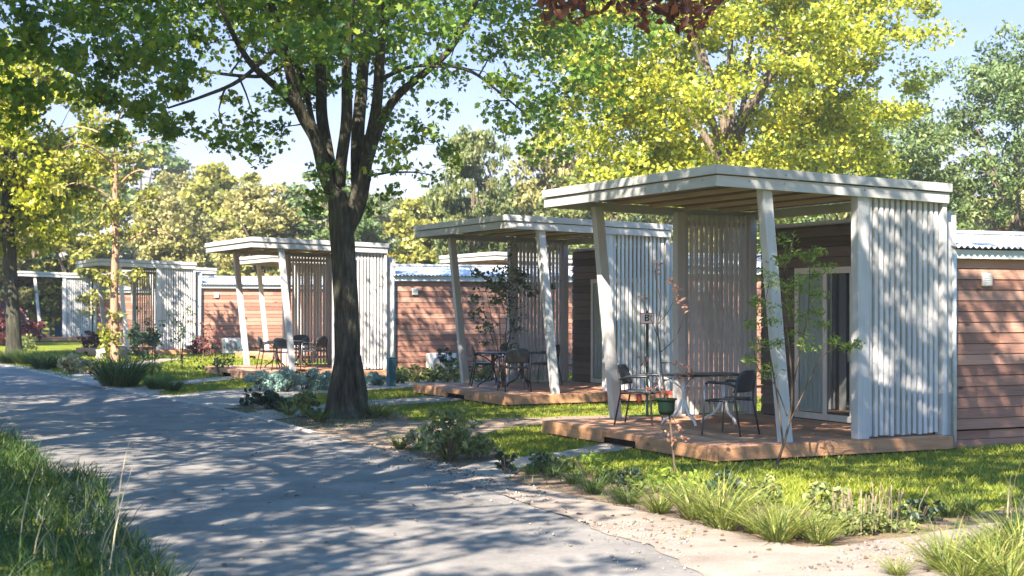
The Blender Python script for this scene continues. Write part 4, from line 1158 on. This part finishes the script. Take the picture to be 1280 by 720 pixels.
# sapling in the second cabin's deck front
b = G(630, 497); Ys = b.y
st = []
for k, (du, top) in enumerate([(-14, 360), (-4, 335), (6, 345), (14, 370), (-22, 395)]):
    st.append((rel(b, Ys, [(628 + k, 499), (628 + du * .2, 455), (628 + du * .8, 410), (628 + du * 1.5, top)]), [.016, .012, .009, .004]))
rng = np.random.default_rng(121)
cl = [tuple(P(628 + rng.normal() * 23, 335 + abs(rng.normal()) * 42, Ys + rng.normal() * .3) - b) for _ in range(44)]
sapling('young_tree', 'multi-stemmed young tree with sparse dark leaves at the second cabin deck', b, st, cl, rng.uniform(.12, .26, len(cl)), 18, .085, T_OVAL, 'leaf_sap_dark', 122)
# climber on the second pergola's back post
b = cab(2, 2.0, 4.05, .2)
cl = [tuple(Vector((rng.normal() * .06, rng.normal() * .05 - .08, z))) for z in np.linspace(.3, 2.9, 26)]
sapling('climbing_plant', 'green climber growing up the back post of the second pergola', b, [([Vector((0, -.06, 0)), Vector((.02, -.08, 1.2)), Vector((-.02, -.08, 2.9))], [.012, .010, .005])], cl, [.11] * len(cl), 8, .065, T_OVAL, 'leaf_sap_dark', 123, cat='plant')
# thin young plants before the sunlit cabin
for k, (u, v, top, lab) in enumerate([(228, 462, 380, 'thin bare young shrub in front of the sunlit white screen, left one'), (255, 452, 395, 'thin bare young shrub before the sunlit red wall'), (190, 470, 388, 'dark thin young plant before the pale table of the sunlit cabin'), (275, 470, 430, 'small thin plant on the lawn before the sunlit red wall')]):
    b = G(u, v); Ys = b.y; rng = np.random.default_rng(130 + k)
    st = [(rel(b, Ys, [(u, v + 1), (u + rng.normal() * 3, v * .6 + top * .4), (u + rng.normal() * 8, top)]), [.014, .010, .004]) for _ in range(3)]
    cl = [tuple(P(u + rng.normal() * 9, rng.uniform(top, v - 8), Ys + rng.normal() * .2) - b) for _ in range(16)]
    sapling('young_shrub', lab, b, st, cl, [.17] * 16, 10, .09, T_OVAL, 'leaf_sap_dark' if k != 1 else 'leaf_red', 131 + k, cat='shrub')

def shrub(label, loc, sx, sz, leaf, size, n, nc, seed, tmpl=T_OVAL, up=.6, name='shrub', group=None, cat='shrub', flat=.7):
    rng = np.random.default_rng(seed)
    t = thing(name, label, cat, loc, rng.uniform(0, 6), group)
    cen = crown_centers(nc, (0, 0, sz * .5), (sx, sx, sz * .52), rng, shell=.3, zmin=.03)
    stems = []
    for k in range(5):
        a = rng.uniform(0, 6.28); d = Vector((math.cos(a), math.sin(a), 0)) * sx * .6
        stems.append(([Vector((0, 0, -.02)), d * .5 + Vector((0, 0, sz * .35)), d + Vector((0, 0, sz * .75))], [.012, .009, .004]))
    grow(stems, cen, rng, .005, t, M['stem'], 'stem', 5, True, .03)
    leaves('foliage', cluster_pts(cen, [sx * .28] * len(cen), n, rng, flat), size, tmpl, M[leaf], t, up=up, rng=rng)
    return t
shrub('leafy shrub with yellow-green top at the road edge left of the front cabin path', G(562, 577), .36, .62, 'leaf_shrub', .085, 14, 40, 201)
shrub('small bronze-green low shrub at the left foot of the roadside shrub', G(524, 562), .27, .30, 'leaf_pale', .06, 14, 24, 202)
shrub('low grey-green shrub at the right foot of the roadside shrub', G(598, 575), .26, .32, 'leaf_shrub', .075, 12, 24, 203)
shrub('small dark-leaved sapling shrub at the corner of the gravel path and plant bed', G(633, 594), .13, .30, 'leaf_dark', .07, 10, 14, 204)
shrub('dark rhododendron-like bush, widest of the plants left of the thick trunk', G(335, 512), .27, .32, 'leaf_dark', .12, 12, 26, 205, tmpl=T_OVAL)
shrub('thin upright dark plant at the left end of the bed by the trunk', G(310, 508), .14, .32, 'leaf_dark', .08, 10, 12, 206)
shrub('leafy green bush just left of the thick trunk', G(382, 522), .24, .46, 'leaf_shrub', .09, 12, 26, 207)
shrub('low dark bush between the two plants left of the thick trunk', G(357, 516), .18, .24, 'leaf_dark', .08, 12, 18, 208)
for k, (u, v, s, lab) in enumerate([(326, 489, .30, 'silvery teal bush at the left front of the deck behind the trunk'), (358, 490, .36, 'silvery teal bush in the middle before the slanted post'), (397, 488, .34, 'silvery teal bush touching the left side of the thick trunk'), (470, 482, .22, 'small silvery teal bush right of the thick trunk')]):
    shrub(lab, G(u, v), s, s * 1.35, 'leaf_teal', .075, 70, 44, 220 + k, tmpl=T_NARROW, group='silvery teal bushes')
shrub('dark spiky plant between the teal bushes', G(378, 489), .16, .62, 'leaf_dark', .09, 14, 18, 226, tmpl=T_NARROW)
for k, (u, v, s) in enumerate([(504, 477, .34), (522, 478, .36), (541, 478, .3), (560, 478, .42), (580, 478, .34), (600, 478, .4), (496, 480, .22)]):
    shrub('low green shrub, %s from the left at the plank wall between trunk and second deck' % ordn[k], G(u, v), s * .85, s * 1.15, 'leaf_shrub', .085, 13, 24, 230 + k, group='low shrubs along the plank wall')
shrub('dark round-headed shrub in front of the white air conditioner', G(556, 476), .26, .85, 'leaf_dark', .08, 16, 26, 240)
shrub('pale cream flowering bush at the road bend on the left', G(88, 467), .34, .5, 'leaf_pale', .09, 22, 40, 241)
shrub('pale cream flowering bush right beside the bigger pale one', G(112, 468), .30, .40, 'leaf_pale', .09, 20, 30, 242)
shrub('red-leaved bush at the foot of the far sunlit slanted post', G(120, 441), .55, 1.0, 'leaf_red', .14, 20, 34, 243)
shrub('yellow-green shrub at the foot of the slim tan trunk', G(137, 450), .4, 1.0, 'leaf_lime', .14, 16, 30, 244)
shrub('dark bush before the pale table of the sunlit cabin', G(176, 449), .55, 1.2, 'leaf_dark', .14, 18, 34, 245)
shrub('purple-red low bush at the foot of the sunlit red wall', G(246, 444), .4, .7, 'leaf_red', .12, 14, 22, 246)
shrub('leafless brownish bush left of the sunlit cabin deck', G(30, 440), .5, .7, 'leaf_shrub', .12, 16, 26, 247)

# ---- ornamental grasses
def clump_mesh(h, n, spread, lean, mat_, seed, wd=.010, droop=.9):
    rng = np.random.default_rng(seed)
    a = rng.random(n) * 6.283; r = np.sqrt(rng.random(n)) * spread
    roots = np.stack([np.cos(a) * r, np.sin(a) * r, np.zeros(n)], 1)
    return blades('grass_clump', roots, h, wd, M[mat_], None, lean=lean, droop=droop, rng=rng, dirs=a + rng.normal(size=n) * .5)
GP = []
for k, (h, n, s, l, mt) in enumerate([(.34, 170, .07, .85, 'blade_lime'), (.30, 150, .06, .85, 'blade_green'), (.40, 190, .08, .8, 'blade_lime')]):
    o = clump_mesh(h, n, s, l, mt, 300 + k); tag(o, 'x', 'grass clump', 'ornamental grass clumps'); GP.append([o, False])
def clump(k, u, v, s, label):
    o, usedf = GP[k]
    q = o if not usedf else o.copy()
    if usedf: COL.objects.link(q)
    GP[k][1] = True
    q.location = G(u, v); q.rotation_euler = (0, 0, random.uniform(0, 6)); s = s * (.74 if u > 1140 else .92); q.scale = (s, s, s * random.uniform(.85, 1.1)); q['label'] = label
front = [(1, 664, 594, .7), (1, 692, 597, .75), (1, 716, 606, .8), (1, 742, 618, .95), (1, 784, 631, 1.1), (0, 824, 643, .95), (2, 868, 650, 1.05), (2, 897, 660, 1.2), (0, 908, 664, .95), (0, 944, 668, .95), (2, 972, 679, 1.1), (0, 1002, 674, 1.0), (0, 1024, 680, 1.0), (0, 985, 655, .8), (1, 925, 640, .8), (1, 850, 628, .7), (1, 760, 606, .6)]
for i, (k, u, v, s) in enumerate(sorted(front, key=lambda q: q[1])):
    clump(k, u, v, s, '%s grass clump, %s from the left along the front plant bed' % (['lime-green', 'dark green', 'tall lime-green'][k], ordn[i]))
right = [(2, 1182, 716, 1.2), (0, 1212, 706, 1.25), (2, 1240, 722, 1.25), (0, 1250, 694, 1.2), (2, 1275, 700, 1.3), (1, 1292, 676, 1.3), (1, 1268, 668, 1.1), (0, 1205, 735, 1.2), (2, 1262, 738, 1.2), (1, 1225, 690, 1.0)]
for i, (k, u, v, s) in enumerate(sorted(right, key=lambda q: q[1])):
    clump(k, u, v, s, '%s grass clump, %s from the left in the bottom right corner' % (['lime-green', 'dark green', 'tall lime-green'][k], ordn[i]))
clump(0, 1122, 722, .55, 'small lone grass tuft in the sand at the bottom right')
clump(1, 1185, 648, .9, 'dark tuft at the lawn edge right of the flower spikes')
clump(1, 1212, 645, .9, 'dark tuft at the lawn edge nearest the right frame side')
clump(1, 468, 523, 1.3, 'grass tuft at the right foot of the thick trunk')
clump(0, 482, 522, .8, 'yellowish grass tuft just right of the trunk base tuft')
clump(1, 400, 528, 1.2, 'grass tuft at the left foot of the thick trunk')
clump(0, 362, 520, .9, 'lime grass tuft between the bushes left of the trunk')
clump(0, 560, 576, .9, 'lime grass tuft under the roadside shrub')
clump(1, 500, 562, .8, 'dark grass tuft on the dirt edge left of the roadside shrub')
# big ornamental grass at the road bend and neighbours
o = clump_mesh(.85, 700, .35, .75, 'blade_green', 320, wd=.02); o.location = G(150, 484); tag(o, 'large rounded ornamental grass clump at the road edge on the left', 'grass clump')
for k, (u, v, s) in enumerate([(55, 462, .7), (30, 456, .6), (10, 455, .6), (75, 460, .55), (195, 487, .42), (215, 489, .36)]):
    o2 = o.copy(); COL.objects.link(o2); o2.location = G(u, v); o2.scale = (s, s, s); o2.rotation_euler = (0, 0, k * 1.1)
    tag(o2, 'dark green grass clump by the far road kerb, %s from the left' % ordn[[2, 1, 0, 3, 4, 5][k]], 'grass clump', 'grass clumps by the far kerb')
# dry flower spikes
def spikes(label, loc, seed, n=26, h=.42):
    rng = np.random.default_rng(seed)
    t = thing('lavender_plant', label, 'flower', loc, 0, 'faded flower spikes in the front bed')
    mb = MB(); 
    for k in range(n):
        a = rng.uniform(0, 6.28); r = rng.uniform(0, .2); hh = h * rng.uniform(.7, 1.1); d = Vector((math.cos(a), math.sin(a), 0))
        p0 = d * r; p1 = d * (r + .04) + Vector((0, 0, hh * .6)); p2 = d * (r + .06 + rng.normal() * .02) + Vector((0, 0, hh))
        mb.tube([p0, p1, p2], [.003, .003, .002], 4)
        mb.tube([p1 * .4 + p2 * .6, p1 * .2 + p2 * .8, p2], [.003, .006, .002], 5)
    mb.build('flower_spike', M['flower'], t)
    cen = crown_centers(26, (0, 0, .09), (.24, .24, .12), rng, shell=.2, zmin=.01)
    leaves('foliage', cluster_pts(cen, [.08] * 26, 22, rng, .7), .045, T_OVAL, M['leaf_shrub'], t, up=.6, rng=rng)
spikes('faded lavender spikes in the front bed, left plant', G(1076, 668), 401, 20, .36)
spikes('faded lavender spikes in the front bed, right plant beside the bare soil', G(1112, 664), 402, 20, .38)
spikes('shorter faded spikes just behind the lime grass', G(1052, 660), 403, 14, .32)
for k, (u, v, s, lf) in enumerate([(700, 590, .2, 'leaf_shrub'), (735, 598, .24, 'leaf_sap'), (820, 616, .26, 'leaf_sap'), (872, 620, .26, 'leaf_sap'), (950, 632, .24, 'leaf_shrub'), (905, 622, .22, 'leaf_dark'), (1030, 642, .24, 'leaf_shrub'), (780, 607, .2, 'leaf_dark'), (675, 590, .18, 'leaf_dark'), (1150, 655, .2, 'leaf_dark')]):
    shrub('low leafy perennial behind the grasses, %s from the left in the front bed' % ordn[[1, 2, 4, 5, 7, 6, 8, 3, 0, 9][k]], G(u, v), s, s * 1.1, lf, .06, 12, 16, 420 + k, group='low perennials in the front bed', cat='plant', name='perennial')
# tall straw stalks at right
rng = np.random.default_rng(440)
rts = np.stack([rng.normal(size=9) * .05, rng.normal(size=9) * .05, np.zeros(9)], 1)
o = blades('straw_stalks', rts, .62, .014, M['blade_straw'], None, lean=.2, droop=.5, rng=rng); o.location = G(1268, 655); tag(o, 'tall pale straw stalks at the right edge above the lime grasses', 'grass')
rts = np.stack([rng.normal(size=16) * .35, rng.normal(size=16) * .25, np.zeros(16)], 1)
o = blades('dry_stalks', rts, .75, .012, M['blade_straw'], None, lean=.35, droop=.7, rng=rng); o.location = G(72, 700, .1); tag(o, 'dry straw-coloured stalks in the dark bank grass at the lower left', 'grass')
rts = np.array([[0, 0, 0], [.05, .02, 0], [.02, -.06, 0]])
o = blades('wide_blades', rts, .6, .03, M['blade_lime'], None, lean=.15, droop=.3, rng=rng); o.location = (-2.02, 8.15, .06); tag(o, 'few broad pale green blades at the bottom left corner of the road', 'grass')

# ---- lawn blades, bank grass, litter (uncountable)
rng = np.random.default_rng(500)
deck_polys = []
for i in (1, 2, 3, 4, 6):
    deck_polys.append([tuple(cab(i, s, t_)[:2]) for s, t_ in ((-.05, -.05), (12.5, -.05), (12.5, 4.4), (-.05, 4.4))])
    deck_polys[-1] = [tuple(cab(i, *q)[:2]) for q in ((-.05, -.05), (3.5, -.05), (3.5, .28), (12.3, .28), (12.3, 4.4), (-.05, 4.4))]
block = [road_poly, sand_pts, dirt_pts, soil_pts, soil2, soil3, soil4] + path_polys + deck_polys
def scatter(n, x0, x1, y0, y1, blk):
    x = rng.uniform(x0, x1, n); y = rng.uniform(y0, y1, n)
    ok = np.abs(x) < y * .36 + .6
    for b_ in blk: ok &= ~inside(b_, x, y)
    return np.stack([x[ok], y[ok], np.zeros(ok.sum())], 1)
pts = np.concatenate([scatter(150000, -3, 8, 12.5, 24, block), scatter(90000, -9, 5, 24, 36, block)])
nz = np.array([mnoise.noise(Vector((p[0] * .9, p[1] * .9, 0))) for p in pts])
pts = pts[rng.random(len(pts)) < .75 + .5 * nz]
lb = blades('lawn_grass', pts, .05, .012, M['blade_lawn'], None, lean=.7, droop=.6, seg=2, rng=rng); lb['kind'] = 'stuff'
ps = scatter(60000, -18, 2, 36, 60, block)
lb = blades('lawn_grass', ps, .07, .03, M['blade_lawn'], None, lean=.7, droop=.6, seg=2, rng=rng); lb['kind'] = 'stuff'
# weeds and sparse grass on beds
ps = scatter(9000, -5, 6, 12, 27, [road_poly, sand_pts] + path_polys + deck_polys)
ib = inside(soil_pts, ps[:, 0], ps[:, 1]) | inside(soil2, ps[:, 0], ps[:, 1]) | inside(soil3, ps[:, 0], ps[:, 1])
lb = blades('bed_weeds', ps[ib], .10, .012, M['blade_green'], None, lean=.8, droop=.8, seg=3, rng=rng); lb['kind'] = 'stuff'
# bank: tall rough grass left of the road
bp = []
for i in range(len(road_l) - 1):
    q = road_l[i]
    if q.y < 6 or q.y > 60: continue
    n_ = (q - rr[i]).normalized(); L = (road_l[i + 1] - q).length
    k = int(L * (1500 if q.y < 20 else 260))
    d = rng.random(k) ** 1.2 * 5.2 - .35 * (q.y < 16); s_ = rng.random(k)
    P0 = np.array(q)[None, :] + np.array(road_l[i + 1] - q)[None, :] * s_[:, None] + np.array(n_)[None, :] * d[:, None]
    P0[:, 2] = .28 * (1 - np.exp(-(np.maximum(d, 0) / 1.3) ** 2))
    bp.append(P0)
bp = np.concatenate(bp)
dist = np.array([mnoise.noise(Vector((p[0] * 1.3, p[1] * 1.3, 2))) for p in bp])
bp = bp[(dist > -.35) | (rng.random(len(bp)) < .4)]
hs = np.ones(len(bp))
lb = blades('bank_grass', bp, .25, .012, M['blade_verge'], None, lean=.55, droop=.9, seg=4, rng=rng); lb['kind'] = 'stuff'
# fallen leaves and crumbs
x = rng.uniform(-5, 5, 2600); y = rng.uniform(10.2, 30, 2600)
okl = np.zeros(len(x), bool)
for b_ in (sand_pts, dirt_pts, path_polys[0], path_polys[1], soil_pts): okl |= inside(b_, x, y)
okl |= inside(road_poly, x, y) & (rng.random(len(x)) < .22)
lp = np.stack([x[okl], y[okl], np.full(okl.sum(), .026)], 1)
lb = leaves('fallen_leaves', lp, .045, T_OVAL, M['litter'], None, up=2.5, jitter=.6, rng=rng); lb['kind'] = 'stuff'
# loose stones in the gravel margin
from itertools import product
sp_ = []
x = rng.uniform(-4, 5, 30000); y = rng.uniform(10.2, 24, 30000)
okl = (inside(sand_pts, x, y) | (inside([(p[0] - .5, p[1] - .25) for p in sand_pts], x, y) & (rng.random(30000) < .16))) & (np.array([mnoise.noise(Vector((a * .8, b_ * .8, 7))) for a, b_ in zip(x, y)]) > -.05)
V = []; Fc = []
octa = np.array([(1, 0, 0), (0, 1, 0), (-1, 0, 0), (0, -1, 0), (0, 0, .7), (0, 0, -.5)]); of = np.array([(0, 1, 4), (1, 2, 4), (2, 3, 4), (3, 0, 4), (1, 0, 5), (2, 1, 5), (3, 2, 5), (0, 3, 5)])
xs, ys = x[okl], y[okl]; nn = len(xs)
sz = .008 + .016 * rng.random(nn) ** 3
ang = rng.random(nn) * 6.28
ox = octa[None, :, 0] * np.cos(ang)[:, None] - octa[None, :, 1] * np.sin(ang)[:, None] * .7
oy = octa[None, :, 0] * np.sin(ang)[:, None] + octa[None, :, 1] * np.cos(ang)[:, None] * .7
V = np.stack([xs[:, None] + ox * sz[:, None], ys[:, None] + oy * sz[:, None], .022 + octa[None, :, 2] * sz[:, None]], 2).reshape(-1, 3)
Fc = (of[None] + (np.arange(nn) * 6)[:, None, None]).reshape(-1)
lb = np_mesh('loose_stones', V, Fc, 3, M['stones'], None); lb['kind'] = 'stuff'

# thin summer haze over the whole place
hz = MB().box(-75, 75, -14, 150, -1.0, 22).build('haze', M['sign_white']); hz['kind'] = 'stuff'
hm, hn, ho = nt_new('haze_air'); pv = hn.nodes.new('ShaderNodeVolumePrincipled')
pv.inputs['Color'].default_value = (.92, .93, .95, 1); pv.inputs['Density'].default_value = .0007; pv.inputs['Anisotropy'].default_value = .2
hn.links.new(pv.outputs[0], ho.inputs['Volume']); hz.data.materials[0] = hm
